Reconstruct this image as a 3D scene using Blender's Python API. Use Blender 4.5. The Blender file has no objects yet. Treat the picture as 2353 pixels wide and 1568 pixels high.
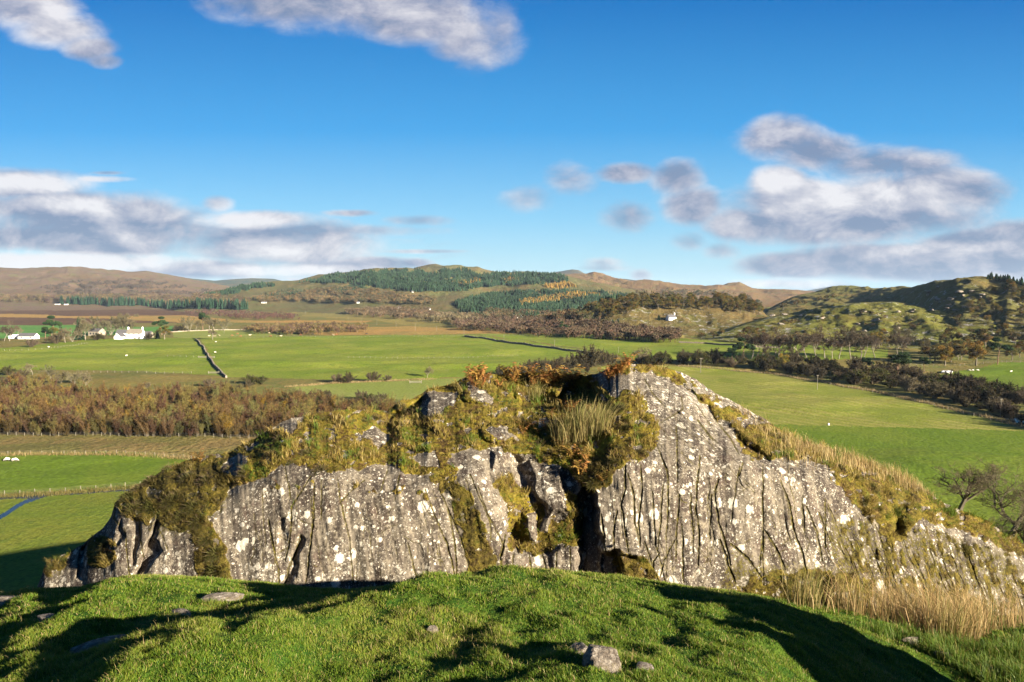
import bpy, math
import numpy as np
from mathutils import Vector
rng = np.random.default_rng(11)
scene = bpy.context.scene
COL = scene.collection
R_ = math.radians

# ------------------------------------------------------------------ camera
F, CX, CY, CAMZ = 1569.0, 1176.5, 784.0, 48.0
PITCH = math.atan(108.0 / 1569.0)
CP, SP = math.cos(PITCH), math.sin(PITCH)
cd = bpy.data.cameras.new("camera"); cam = bpy.data.objects.new("camera", cd); COL.objects.link(cam)
cam.location = (0, 0, CAMZ); cam.rotation_euler = (math.pi / 2 - PITCH, 0, 0)
cd.lens = 24.0; cd.sensor_width = 36.0; cd.clip_start = 0.1; cd.clip_end = 60000
scene.camera = cam

def ray(x, y):
    dx = (np.asarray(x, float) - CX) / F; dy = -(np.asarray(y, float) - CY) / F
    return dx, CP + dy * SP, -SP + dy * CP
def sl(x, y):                       # u = X/Y and drop per metre forward of a sight line
    a, b, c = ray(x, y); return a / b, -c / b
def plane_pt(x, y, z=0.0):
    a, b, c = ray(x, y); t = (z - CAMZ) / c
    return a * t, b * t
def proj(X, Y, Z):
    v = Z - CAMZ; yc = Y * CP - v * SP; up = Y * SP + v * CP
    yc = np.where(yc > 1e-3, yc, 1e-3)
    return CX + F * X / yc, CY - F * up / yc

# ------------------------------------------------------------------ noise
def _h(ix, iy, seed):
    n = (ix.astype(np.int64) * 374761393 + iy.astype(np.int64) * 668265263 + seed * 1442695041) & 0xFFFFFFFF
    n = ((n ^ (n >> 13)) * 1274126177) & 0xFFFFFFFF
    n = (n ^ (n >> 16)) & 0xFFFFFFFF
    return n
def gnoise(x, y, seed=0):
    x = np.asarray(x, float); y = np.asarray(y, float)
    xi = np.floor(x); yi = np.floor(y); fx = x - xi; fy = y - yi
    u = fx * fx * fx * (fx * (fx * 6 - 15) + 10); v = fy * fy * fy * (fy * (fy * 6 - 15) + 10)
    def g(ox, oy):
        a = _h(xi + ox, yi + oy, seed) * (2 * math.pi / 4294967296.0)
        return np.cos(a) * (fx - ox) + np.sin(a) * (fy - oy)
    a = g(0, 0); b = g(1, 0); c = g(0, 1); d = g(1, 1)
    return 1.5 * ((a + (b - a) * u) * (1 - v) + (c + (d - c) * u) * v)
def fbm(x, y, seed=0, oct=4, gain=0.5):
    s = 0; a = 1.0
    for i in range(oct):
        s = s + a * gnoise(x, y, seed + i * 17); x = x * 2.03 + 3.7; y = y * 2.03 - 1.9; a *= gain
    return s
def sstep(a, b, x):
    t = np.clip((x - a) / (b - a), 0, 1); return t * t * (3 - 2 * t)
def lerp(a, b, t): return a + (b - a) * t

# ------------------------------------------------------------------ mesh helpers
def mk_mesh(name, V, faces, mats, smooth=False, col=None, attrs=None, midx=None):
    """V (n,3); faces: list of int arrays (m,k); col: (n,3) point colour attribute."""
    me = bpy.data.meshes.new(name)
    V = np.ascontiguousarray(V, np.float32)
    faces = [np.asarray(f, np.int32) for f in faces if len(f)]
    me.vertices.add(len(V)); me.vertices.foreach_set("co", V.ravel())
    loops = np.concatenate([f.ravel() for f in faces])
    tot = np.concatenate([np.full(len(f), f.shape[1], np.int32) for f in faces])
    start = np.concatenate([[0], np.cumsum(tot)[:-1]]).astype(np.int32)
    me.loops.add(len(loops)); me.loops.foreach_set("vertex_index", loops)
    me.polygons.add(len(tot)); me.polygons.foreach_set("loop_start", start)
    if midx is not None: me.polygons.foreach_set("material_index", np.asarray(midx, np.int32))
    me.polygons.foreach_set("use_smooth", np.full(len(tot), bool(smooth)))
    if col is not None:
        c = np.ones((len(V), 4), np.float32); c[:, :3] = col
        a = me.color_attributes.new("Col", 'FLOAT_COLOR', 'POINT'); a.data.foreach_set("color", c.ravel())
    for k, val in (attrs or {}).items():
        a = me.attributes.new(k, 'FLOAT', 'POINT'); a.data.foreach_set("value", np.asarray(val, np.float32))
    me.update(calc_edges=True)
    for m in (mats if isinstance(mats, (list, tuple)) else [mats]): me.materials.append(m)
    return me
def tag(o, label=None, cat=None, group=None, kind=None):
    if label: o["label"] = label
    if cat: o["category"] = cat
    if group: o["group"] = group
    if kind: o["kind"] = kind
    return o
def obj(name, me, parent=None, loc=None):
    o = bpy.data.objects.new(name, me); COL.objects.link(o)
    if parent is not None: o.parent = parent
    if loc is not None: o.location = loc
    return o
def thing(name, label, cat, loc=(0, 0, 0), rz=0.0, group=None, scale=1.0):
    o = bpy.data.objects.new(name, None); COL.objects.link(o); o.empty_display_size = 0.2
    o.location = loc; o.rotation_euler = (0, 0, rz); o.scale = (scale,) * 3
    return tag(o, label, cat, group)
def dup(root, loc, rz, scale=1.0, label=None):
    r = root.copy(); COL.objects.link(r); r.location = loc; r.rotation_euler = (0, 0, rz); r.scale = (scale,) * 3 if np.isscalar(scale) else scale
    if label: r["label"] = label
    for ch in list(root.children):
        c = ch.copy(); COL.objects.link(c); c.parent = r
        for g in ch.children:
            d = g.copy(); COL.objects.link(d); d.parent = c
    return r
class MB:
    """collects pieces, each with a colour, into one mesh"""
    def __init__(s): s.V = []; s.T = []; s.Q = []; s.C = []; s.n = 0
    def add(s, V, T=None, Q=None, c=(1, 1, 1)):
        V = np.asarray(V, float).reshape(-1, 3)
        if T is not None and len(T): s.T.append(np.asarray(T).reshape(-1, 3) + s.n)
        if Q is not None and len(Q): s.Q.append(np.asarray(Q).reshape(-1, 4) + s.n)
        s.V.append(V); c = np.asarray(c, float)
        s.C.append(np.broadcast_to(c, V.shape) if c.ndim == 1 else c); s.n += len(V)
    def box(s, lo, hi, c=(1, 1, 1), rz=0.0, piv=(0, 0)):
        x0, y0, z0 = lo; x1, y1, z1 = hi
        V = np.array([(x0, y0, z0), (x1, y0, z0), (x1, y1, z0), (x0, y1, z0), (x0, y0, z1), (x1, y0, z1), (x1, y1, z1), (x0, y1, z1)])
        s.add(V, None, [(0, 3, 2, 1), (4, 5, 6, 7), (0, 1, 5, 4), (1, 2, 6, 5), (2, 3, 7, 6), (3, 0, 4, 7)], c)
    def tube(s, P, rad, sides=5, c=(1, 1, 1)):
        P = np.asarray(P, float); n = len(P); rad = np.broadcast_to(np.asarray(rad, float), (n,))
        d = np.gradient(P, axis=0); d /= np.linalg.norm(d, axis=1, keepdims=True) + 1e-9
        ref = np.where(np.abs(d[:, 2:3]) > 0.9, [[1.0, 0, 0]], [[0, 0, 1.0]])
        a = np.cross(d, ref); a /= np.linalg.norm(a, axis=1, keepdims=True) + 1e-9; b = np.cross(d, a)
        th = np.arange(sides) * 2 * math.pi / sides
        V = P[:, None] + rad[:, None, None] * (np.cos(th)[None, :, None] * a[:, None] + np.sin(th)[None, :, None] * b[:, None])
        i = np.arange(n - 1)[:, None] * sides; j = np.arange(sides)[None]; k = (j + 1) % sides
        Q = np.stack([i + j, i + k, i + sides + k, i + sides + j], -1).reshape(-1, 4)
        s.add(V.reshape(-1, 3), None, Q, c)
    def arrays(s):
        return np.concatenate(s.V), (np.concatenate(s.T) if s.T else np.zeros((0, 3), int)), (np.concatenate(s.Q) if s.Q else np.zeros((0, 4), int)), np.concatenate(s.C)
    def mesh(s, name, mats, smooth=False):
        V, T, Q, C = s.arrays(); return mk_mesh(name, V, [T, Q], mats, smooth, col=C)

def unit(v): return v / (np.linalg.norm(v, axis=-1, keepdims=True) + 1e-9)

# ------------------------------------------------------------------ material helpers
class NT:
    def __init__(s, nt): s.nt = nt
    def n(s, typ, **kw):
        nd = s.nt.nodes.new(typ)
        for k, v in kw.items():
            if k.startswith("i_"):
                key = k[2:]; key = int(key) if key.isdigit() else key
                if isinstance(v, bpy.types.NodeSocket): s.nt.links.new(v, nd.inputs[key])
                else: nd.inputs[key].default_value = v
            else: setattr(nd, k, v)
        return nd
    def link(s, a, b): s.nt.links.new(a, b)
    def math(s, op, a, b=0.0, c=None, clamp=False):
        nd = s.n("ShaderNodeMath", operation=op, i_0=a, i_1=b); nd.use_clamp = clamp
        if c is not None:
            if isinstance(c, bpy.types.NodeSocket): s.link(c, nd.inputs[2])
            else: nd.inputs[2].default_value = c
        return nd.outputs[0]
    def vmath(s, op, a, b=(0, 0, 0), c=None):
        nd = s.n("ShaderNodeVectorMath", operation=op, i_0=a, i_1=b)
        if c is not None:
            if isinstance(c, bpy.types.NodeSocket): s.link(c, nd.inputs[2])
            else: nd.inputs[2].default_value = c
        return nd.outputs["Value"] if op in ("DOT_PRODUCT", "LENGTH", "DISTANCE") else nd.outputs[0]
    def mix(s, fac, a, b, blend='MIX'):
        nd = s.nt.nodes.new("ShaderNodeMix"); nd.data_type = 'RGBA'; nd.blend_type = blend
        for sock, v in ((nd.inputs[0], fac), (nd.inputs[6], a), (nd.inputs[7], b)):
            if isinstance(v, bpy.types.NodeSocket): s.link(v, sock)
            elif np.isscalar(v): sock.default_value = v
            else: sock.default_value = (*v, 1) if len(v) == 3 else v
        return nd.outputs[2]
    def ramp(s, fac, stops, interp='LINEAR'):
        nd = s.nt.nodes.new("ShaderNodeValToRGB"); s.link(fac, nd.inputs[0]); cr = nd.color_ramp; cr.interpolation = interp
        while len(cr.elements) < len(stops): cr.elements.new(0.5)
        for e, (p, c) in zip(cr.elements, stops):
            e.position = p; e.color = (*c, 1) if not np.isscalar(c) else (c, c, c, 1)
        return nd.outputs[0]
    def sstep(s, x, a, b):
        nd = s.n("ShaderNodeMapRange", interpolation_type='SMOOTHSTEP', i_0=x, i_1=a, i_2=b, i_3=0.0, i_4=1.0); return nd.outputs[0]
    def noise(s, vec, scale, detail=4, rough=0.55, dist=0.0):
        return s.n("ShaderNodeTexNoise", i_Vector=vec, i_Scale=scale, i_Detail=detail, i_Roughness=rough, i_Distortion=dist).outputs[0]

def new_mat(name, rough=0.9, spec=0.15):
    m = bpy.data.materials.new(name); m.use_nodes = True; nt = NT(m.node_tree)
    b = m.node_tree.nodes["Principled BSDF"]; b.inputs["Roughness"].default_value = rough
    b.inputs["Specular IOR Level"].default_value = spec
    return m, nt, b
def bump(nt, b, height, strength, dist):
    nd = nt.n("ShaderNodeBump", i_Strength=strength, i_Distance=dist, i_Height=height); nt.link(nd.outputs[0], b.inputs["Normal"]); return nd

def plain_mat(name, c, rough=0.8, var=0.25, scale=3.0, spec=0.2, vcol=False):
    m, nt, b = new_mat(name, rough, spec)
    pos = nt.n("ShaderNodeNewGeometry").outputs["Position"]
    nz = nt.noise(pos, scale, 5)
    base = c if not vcol else nt.n("ShaderNodeAttribute", attribute_name="Col").outputs["Color"]
    k = nt.ramp(nz, [(0.25, 1 - var), (0.75, 1 + var)])
    nt.link(nt.mix(1.0, base, k, 'MULTIPLY'), b.inputs["Base Color"])
    return m
def leaf_mat(name, transl=0.35, hue=0.04, val=0.35, rough=0.6, spec=0.2, gain=1.0):
    """vertex-colour foliage: thin, some light comes through, each plant a shade of its own"""
    m, nt, b = new_mat(name, rough, spec)
    att = nt.n("ShaderNodeAttribute", attribute_name="Col").outputs["Color"]
    rnd = nt.n("ShaderNodeObjectInfo").outputs["Random"]
    r2 = nt.math('FRACT', nt.math('MULTIPLY', rnd, 7.31))
    h = nt.math('MULTIPLY_ADD', nt.math('SUBTRACT', rnd, 0.5), hue, 0.5)
    v = nt.math('MULTIPLY_ADD', nt.math('SUBTRACT', r2, 0.5), val, gain)
    hs = nt.n("ShaderNodeHueSaturation", i_Hue=h, i_Saturation=1.0, i_Value=v, i_Color=att).outputs[0]
    nt.link(hs, b.inputs["Base Color"])
    if transl > 0:
        tr = nt.n("ShaderNodeBsdfTranslucent", i_Color=hs)
        mx = nt.n("ShaderNodeMixShader", i_0=transl); nt.link(b.outputs[0], mx.inputs[1]); nt.link(tr.outputs[0], mx.inputs[2])
        nt.link(mx.outputs[0], m.node_tree.nodes["Material Output"].inputs[0])
    return m

# ------------------------------------------------------------------ sun direction
SUN_AZ, SUN_EL = R_(126.0), R_(16.0)          # azimuth clockwise from +Y
SUN = np.array([math.sin(SUN_AZ) * math.cos(SUN_EL), math.cos(SUN_AZ) * math.cos(SUN_EL), math.sin(SUN_EL)])

# ------------------------------------------------------------------ terrain
def skyl(pts):                                 # (x_pix, y_pix, range) -> azimuth, height, range
    a = np.array(pts, float); dx, dy, dz = ray(a[:, 0], a[:, 1]); h = np.hypot(dx, dy)
    return np.arctan2(dx, dy), CAMZ + dz / h * a[:, 2], a[:, 2]
LAYERS = {}
def layer(name, pts, r0, amp, scale, back=0.5, ridged=False, tint=(0.1, 0.1, 0.05), shape=0.5):
    th, z, R = skyl(pts)
    r0 = np.array(r0, float); r0 = r0 if r0.ndim else np.full(len(th), float(r0))
    fth = np.linspace(th[0] - .25, th[-1] + .25, 1600); fz = np.interp(fth, th, z)
    n_ = int(max(9, (.055 if not ridged else .04) / (fth[1] - fth[0]) * 3)); kw = np.exp(-.5 * np.linspace(-3, 3, 2 * n_ + 1) ** 2); kw /= kw.sum()
    fs = np.convolve(np.pad(fz, n_, mode='edge'), kw, mode='valid')
    LAYERS[name] = dict(fth=fth, fs=fs, th=th, z=z, R=R, r0=r0, amp=amp, scale=scale, back=back, ridged=ridged, tint=np.array(tint), shape=shape)
layer("far_left", [(-900, 640, 5000), (-300, 618, 5000), (0, 616, 5000), (68, 621, 5000), (146, 620, 5000), (190, 617, 5000), (238, 620, 5000),
      (292, 626, 5000), (357, 629, 5000), (408, 637, 5000), (442, 646, 5000), (510, 655, 4900), (560, 668, 4800), (620, 690, 4700)], 2300, .10, 300,
      tint=(.135, .09, .062))
layer("far_blue", [(330, 690, 7000), (390, 650, 7000), (411, 637, 7000), (442, 640, 7000), (493, 645, 7000), (544, 641, 7000), (578, 639.5, 7000),
      (629, 641, 7000), (653, 647, 7000), (680, 645, 7000), (760, 660, 7000)], 5200, .04, 500, tint=(.04, .06, .045))
layer("central", [(440, 684, 2800), (500, 669, 2800), (540, 660, 2800), (612, 649, 2900), (653, 646, 3000), (680, 646, 3000), (707, 638, 3000), (731, 631, 3000),
      (765, 631, 3000), (799, 629, 3000), (825, 625, 3000), (861, 619.5, 3000), (908, 619, 3100), (929, 622, 3100), (955, 618, 3200), (983, 611.5, 3200), (1001, 607.5, 3200),
      (1019, 611, 3200), (1055, 616, 3200), (1099, 618, 3200), (1131, 626, 3200), (1174, 629, 3100), (1214, 629, 3000), (1257, 629, 3000), (1286, 631, 3000),
      (1330, 642, 2900), (1400, 657, 2800), (1480, 672, 2700), (1600, 688, 2600), (1720, 705, 2500)],
      [1900, 1890, 1870, 1840, 1800, 1770, 1730, 1690, 1650, 1610, 1570, 1530, 1500, 1470, 1440, 1420, 1400, 1380] + [1350] * 12, .10, 220, tint=(.108, .10, .04))
layer("brown_hills", [(1100, 690, 4200), (1200, 660, 4200), (1293, 631, 4200), (1322, 628, 4200), (1347, 631, 4200), (1365, 627, 4200), (1401, 637, 4200),
      (1437, 646, 4200), (1455, 651, 4200), (1480, 645, 4200), (1509, 649, 4200), (1545, 654, 4200), (1599, 659, 4200), (1655, 658, 4200), (1672, 651.5, 4200),
      (1699, 649, 4200), (1716, 656.5, 4200), (1730, 665, 4200), (1757, 665, 4300), (1811, 666, 4300), (1849, 668.5, 4300), (1900, 672, 4300), (2000, 684, 4300), (2100, 700, 4300)],
      [2300] * 24, .13, 210, tint=(.17, .10, .045))
layer("dark_ridge", [(1180, 640, 6500), (1200, 628, 6500), (1225, 625, 6500), (1245, 628, 6500), (1261, 627, 6500), (1290, 623, 6500), (1314, 619, 6500), (1330, 621, 6500), (1342, 628, 6500), (1400, 640, 6500),
      (1437, 641, 6500), (1480, 647, 6500), (1600, 670, 6500)], 5000, .02, 300, tint=(.05, .05, .045))
layer("blue_mountain", [(1780, 690, 10000), (1852, 668.5, 10000), (1879, 663.5, 10000), (1917, 657, 10000), (1960, 656, 10000), (2050, 668, 10000), (2200, 690, 10000)], 8000, .02, 500, tint=(.05, .06, .06))
layer("right_hill", [(1715, 752, 1050), (1740, 735, 1150), (1777, 705, 1350), (1825, 682, 1500), (1876, 670, 1650), (1927, 655.5, 1800), (1954, 657.6, 1800), (1992, 661.7, 1700),
      (2002, 665, 1650), (2056, 664.4, 1500), (2097, 660, 1300), (2148, 648, 1150), (2182, 642, 1080), (2216, 639.6, 1050), (2250, 638, 1050), (2294, 639.6, 1050),
      (2318, 643, 1000), (2360, 650, 1000), (2450, 660, 950), (2700, 680, 900)], [850] * 8 + [800] * 3 + [660] * 9, .12, 75, ridged=True, tint=(.12, .112, .032), shape=.75)
layer("right_shoulder", [(1560, 775, 800), (1640, 765, 800), (1690, 752, 800), (1764, 730, 850), (1842, 716, 880), (1910, 702.5, 900), (1961, 696, 900), (2022, 694, 900),
      (2083, 697, 900), (2130, 708, 880), (2200, 722, 860), (2300, 735, 840), (2450, 750, 820)], 630, .15, 55, ridged=True, tint=(.145, .145, .028), shape=.7)
layer("wooded_knoll", [(1230, 752, 900), (1300, 728, 940), (1350, 708, 950), (1400, 694, 950), (1450, 690, 950), (1500, 688, 980), (1560, 688, 1000), (1640, 688, 1000),
      (1700, 690, 1000), (1740, 705, 980), (1775, 740, 900), (1800, 770, 860)], 765, .12, 60, ridged=True, tint=(.13, .10, .035), shape=.6)

def hill_under(X, Y):
    q = np.hypot(X - 5, (Y - 10) * np.where(Y > 10, .62, .7))
    return np.interp(q, [0, 8, 14, 20, 30, 40, 60, 80, 95, 115], [41.8, 41.2, 39.8, 37, 32.5, 28, 17.5, 7, 2, 0])
def gz(X, Y, full=False):
    X = np.asarray(X, float); Y = np.asarray(Y, float)
    r = np.hypot(X, Y); th = np.arctan2(X, Y)
    z = 1.3 * fbm(X / 85, Y / 48, 5, 3) * sstep(120, 260, r) * (1 - .6 * sstep(1500, 3000, r))
    # river terraces across the meadows
    s = Y + .10 * X + 14 * gnoise(X / 160, Y / 400, 9)
    z = z + sstep(430, 446, s) * 1.6 + sstep(505, 530, s) * 1.5 - 1.6 * sstep(120, 250, r) * 0
    z = z - 3.1 * sstep(700, 900, r)
    hz = np.zeros_like(z); tint = np.zeros(z.shape + (3,))
    fade = sstep(R_(62), R_(48), np.abs(th))
    for L in LAYERS.values():
        zr = np.interp(th, L["th"], L["z"]) * fade; R = np.interp(th, L["th"], L["R"]); r0 = np.interp(th, L["th"], L["r0"])
        t = (r - r0) / (R - r0)
        edge = sstep(L["th"][0] - .03, L["th"][0] + .005, th) * sstep(L["th"][-1] + .03, L["th"][-1] - .005, th)
        k = L["shape"]; tt = np.clip(t, 0, 1)
        up = k * np.sin(tt * math.pi / 2) ** 1.3 + (1 - k) * tt * tt * (3 - 2 * tt)
        g = np.where(t < 1, up, np.clip(1 - L["back"] * (t - 1) ** 2 - .12 * (t - 1), .2, 1))
        body = np.sin(np.clip(t, 0, 1.6) * math.pi / 1.6) * np.where(t < 1, 1 - .75 * tt ** 6, .25)
        if L["ridged"]:
            nz = (.55 - 1.6 * np.abs(gnoise(X / L["scale"] + .4 * gnoise(X / 90, Y / 90, 3), Y / L["scale"] / 1.6, 21))) + .55 * fbm(X / L["scale"] * 2.2, Y / L["scale"] * 1.5, 31, 3) + .35 * np.abs(gnoise(X / 17, Y / 20, 33)) + .25 * gnoise(X / 9, Y / 11, 35)
        else: nz = 1.3 * fbm(X / L["scale"], Y / L["scale"], 41, 4) + .35 * fbm(X / 70, Y / 70, 43, 3)
        zs = np.interp(th, L["fth"], L["fs"]) * fade
        zr = np.where(t < 1, zs + (zr - zs) * tt ** 5, zr)
        h = (zr * g + L["amp"] * np.maximum(zr, 0) * nz * body) * edge
        h = np.where(t < 0, 0, h)
        if full:
            m = (h > hz)[..., None]; tint = np.where(m, L["tint"], tint)
        hz = np.maximum(hz, h)
    z = np.maximum(np.where(hz < 1, z + hz, np.maximum(z, hz)), hill_under(X, Y))
    return (z, hz, tint) if full else z

th_cols = np.unique(np.concatenate([np.arange(-44, 44.01, .078), np.arange(44, 316.1, 3.0)]))
th_cols = R_(1) * th_cols
rr = [3.0]
while rr[-1] < 100: rr.append(rr[-1] * 1.045)
dep = 48 * 683 / rr[-1]
while rr[-1] < 600: dep -= .62; rr.append(48 * 683 / dep)
while rr[-1] < 1600: rr.append(rr[-1] * 1.0058)
while rr[-1] < 12000: rr.append(rr[-1] * 1.011)
rr += [16000, 25000, 40000]
rr = np.array(rr)
TH, RR = np.meshgrid(th_cols, rr, indexing='ij')
GX, GY = RR * np.sin(TH), RR * np.cos(TH)
GZ, GH, GT = gz(GX, GY, True)
GSL = (GZ - CAMZ) / RR
GMAX = np.maximum.accumulate(np.where(RR > 55, GSL, -9), axis=1)
nf = int(np.sum(th_cols <= R_(44.0)))
def hit(x, y):
    """where the sight line of a photo pixel meets the terrain (beyond the near hill)"""
    x = np.atleast_1d(np.asarray(x, float)); y = np.atleast_1d(np.asarray(y, float))
    dx, dy, dz = ray(x, y); th = np.arctan2(dx, dy); s = dz / np.hypot(dx, dy)
    j = np.clip(np.round((th - th_cols[0]) / R_(.078)).astype(int), 0, nf - 1)
    k = np.argmax(GMAX[j] >= s[:, None] - 1e-6, axis=1); k = np.clip(k, 1, len(rr) - 1)
    a = GMAX[j, k - 1]; b = GMAX[j, k]; f = np.clip((s - a) / np.maximum(b - a, 1e-9), 0, 1)
    r = lerp(rr[k - 1], rr[k], f); X, Y = r * np.sin(th), r * np.cos(th)
    return X, Y, gz(X, Y)
def in_poly(px, py, poly):
    c = np.zeros(px.shape, bool); n = len(poly)
    for i in range(n):
        (x1, y1), (x2, y2) = poly[i], poly[(i + 1) % n]
        m = ((y1 > py) != (y2 > py)) & (px < (x2 - x1) * (py - y1) / ((y2 - y1) or 1e-9) + x1); c ^= m
    return c
def scatter(poly, n):
    P = np.array(poly, float); lo, hi = P.min(0), P.max(0); out = []
    while sum(map(len, out)) < n:
        q = rng.uniform(lo, hi, (n * 2, 2)); out.append(q[in_poly(q[:, 0], q[:, 1], poly)])
    return np.concatenate(out)[:n]

# ground materials
def field_mat(name, c1, c2, c3, scale=.03, grain=1.2, stripes=None, bumpd=.25, bstr=.8):
    m, nt, b = new_mat(name, .95, .05)
    pos = nt.n("ShaderNodeNewGeometry").outputs["Position"]
    big = nt.noise(pos, scale, 5, .6, .4); mid = nt.noise(pos, scale * 9, 4, .6); fine = nt.noise(pos, grain, 3, .6)
    c = nt.mix(nt.sstep(big, .4, .62), c1, c2)
    c = nt.mix(nt.math('MULTIPLY', nt.sstep(mid, .52, .68), .75), c, c3)
    if stripes:
        rot, freq, amt, sc = stripes
        v = nt.n("ShaderNodeVectorRotate", rotation_type='Z_AXIS', i_Vector=pos, i_Angle=rot).outputs[0]
        w = nt.n("ShaderNodeTexWave", i_Vector=v, i_Scale=freq, i_Distortion=1.6, i_Detail=2.0).outputs["Fac"]
        w = nt.math('MULTIPLY', nt.math('MULTIPLY', w, nt.sstep(big, .35, .6)), amt)
        c = nt.mix(w, c, sc)
    rush = nt.math('MULTIPLY', nt.math('MULTIPLY', nt.sstep(nt.noise(pos, grain * .45, 4, .65), .60, .68), nt.sstep(nt.noise(pos, scale * 2.5, 3), .45, .6)), .65)
    c = nt.mix(rush, c, (.055, .06, .014))
    k = nt.ramp(fine, [(.3, .72), (.7, 1.3)])
    nt.link(nt.mix(1.0, c, k, 'MULTIPLY'), b.inputs["Base Color"])
    bump(nt, b, nt.math('ADD', nt.math('MULTIPLY', fine, 1.0), nt.math('MULTIPLY', mid, 1.5)), bstr, bumpd)
    return m
M_ground = field_mat("rough_pasture", (.15, .12, .035), (.105, .11, .03), (.19, .125, .045), .02, .6, bumpd=.5)
M_f_bright = field_mat("bright_grass", (.088, .132, .013), (.115, .148, .018), (.07, .108, .012), .03, 1.0)
M_f_mid = field_mat("meadow_grass", (.125, .165, .018), (.165, .185, .026), (.085, .125, .016), .02, .8, stripes=(.3, .05, .25, (.17, .17, .04)))
M_f_olive = field_mat("olive_grass", (.105, .135, .018), (.135, .145, .022), (.08, .11, .018), .05, 1.5)
M_f_stub = field_mat("mown_grass", (.140, .165, .022), (.175, .18, .032), (.115, .145, .02), .02, 1.2, stripes=(-.62, .055, .6, (.25, .215, .065)))
M_f_pale = field_mat("pale_field", (.165, .19, .04), (.19, .20, .05), (.14, .17, .035), .02, .8)
M_f_far = field_mat("far_green", (.07, .17, .035), (.10, .18, .04), (.07, .15, .03), .01, .3)
M_moor = field_mat("heather_moor", (.082, .047, .027), (.10, .055, .03), (.15, .085, .035), .008, .2, bumpd=.8)
M_tan = field_mat("tan_bog", (.29, .17, .05), (.215, .155, .045), (.32, .18, .055), .012, .3, bumpd=.8)
M_oliv2 = field_mat("moor_grass", (.19, .15, .042), (.15, .135, .038), (.25, .155, .045), .012, .3, bumpd=.8)
M_scrubfloor = field_mat("scrub_floor", (.085, .06, .03), (.07, .065, .025), (.11, .075, .03), .05, .5)
M_rough = field_mat("rushy_strip", (.13, .115, .035), (.17, .12, .045), (.085, .08, .025), .06, .7, bumpd=.6)

REG = [  # name, material, polygon in photo pixels, draped on the valley floor
 ("moor", M_moor, [(-900, 700), (0, 700), (200, 703), (400, 711), (480, 716), (470, 728), (360, 735), (420, 742), (240, 744), (100, 748), (-900, 745)]),
 ("moor", M_tan, [(-900, 722), (60, 722), (160, 727), (420, 725), (560, 737), (860, 737), (840, 742), (420, 742), (250, 733), (0, 729), (-900, 727)]),
 ("moor", M_tan, [(-900, 694), (60, 698), (200, 702), (330, 704), (470, 709), (560, 713), (480, 716), (380, 711), (200, 705), (0, 700.5), (-900, 699)]),
 ("field", M_f_far, [(-900, 750), (0, 748), (140, 748), (250, 748), (330, 752), (400, 750), (400, 762), (260, 770), (0, 778), (-900, 780)]),
 ("field", M_f_far, [(561, 694), (640, 697), (780, 697), (860, 701), (780, 714), (566, 712)]),
 ("field", M_f_far, [(860, 700), (930, 694), (960, 697), (900, 703)]),
 ("moor", M_oliv2, [(560, 714), (780, 715), (800, 724), (1000, 731), (1020, 745), (960, 752), (860, 737), (690, 728), (700, 722)]),
 ("moor", M_tan, [(700, 768), (860, 752), (940, 750), (1100, 757), (1290, 772), (1100, 773), (900, 775), (760, 774)]),
 ("field", M_f_pale, [(395, 763), (560, 759), (640, 765), (720, 772), (560, 776), (470, 781), (400, 779)]),
 ("field", M_f_mid, [(-900, 800), (0, 808), (130, 795), (200, 784), (330, 782), (452, 781), (470, 812), (488, 838), (512, 866), (420, 858), (230, 851), (0, 850), (-900, 848)]),
 ("field", M_f_mid, [(458, 781), (560, 777), (800, 776), (1070, 774), (1190, 790), (1330, 812), (1390, 812), (1180, 848), (1100, 866), (900, 874), (740, 872), (560, 868), (522, 868), (494, 838), (476, 810)]),
 ("field", M_f_mid, [(1078, 773), (1290, 770), (1440, 776), (1580, 787), (1760, 796), (1900, 805), (2040, 812), (2040, 830), (1800, 834), (1480, 834), (1345, 811), (1200, 790)]),
 ("field", M_f_pale, [(660, 889), (760, 881), (1000, 870), (1400, 868), (1400, 925), (900, 918), (720, 910)]),
 ("field", M_f_stub, [(1380, 845), (1560, 842), (1660, 849), (1780, 861), (1900, 882), (2010, 902), (2150, 934), (2250, 958), (2353, 986), (2600, 1055), (2600, 1010), (2349, 990), (2070, 983), (1798, 976), (1600, 976), (1380, 970)]),
 ("field", M_f_bright, [(1380, 970), (1600, 976), (1798, 976), (2070, 983), (2349, 990), (2600, 1010), (3000, 1060), (3000, 1400), (1380, 1400)]),
 ("field", M_f_bright, [(2125, 868), (2200, 858), (2300, 842), (2900, 842), (2900, 1000), (2353, 915), (2240, 890)]),
 ("field", M_f_bright, [(-900, 1050), (0, 1048), (170, 1044), (260, 1043), (430, 1054), (600, 1090), (600, 1110), (300, 1122), (0, 1138), (-900, 1180)]),
 ("field", M_f_olive, [(-900, 1190), (0, 1146), (300, 1128), (600, 1116), (700, 1400), (-900, 1500)]),
 ("water", None, [(-900, 1640), (0, 1180), (62, 1146), (0, 1147), (-900, 1180), (-900, 1174), (0, 1143), (85, 1138), (150, 1134), (230, 1130), (330, 1124), (330, 1127), (200, 1134), (110, 1140), (60, 1158), (0, 1192), (-900, 1700)]),
 ("water", None, [(2262, 948), (2330, 962), (2420, 985), (2700, 1050), (2700, 1075), (2420, 998), (2320, 970)]),
 ("ground", M_scrubfloor, [(-900, 862), (0, 866), (90, 872), (200, 905), (520, 905), (640, 915), (850, 925), (1000, 940), (900, 1000), (560, 1005), (0, 998), (-900, 990)]),
 ("ground", M_rough, [(-900, 990), (0, 999), (560, 1006), (900, 1002), (900, 1100), (600, 1090), (430, 1053), (260, 1042), (0, 1047), (-900, 1049)]),
]
nT, nR = TH.shape
idx = np.arange(nT * nR).reshape(nT, nR)
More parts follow.
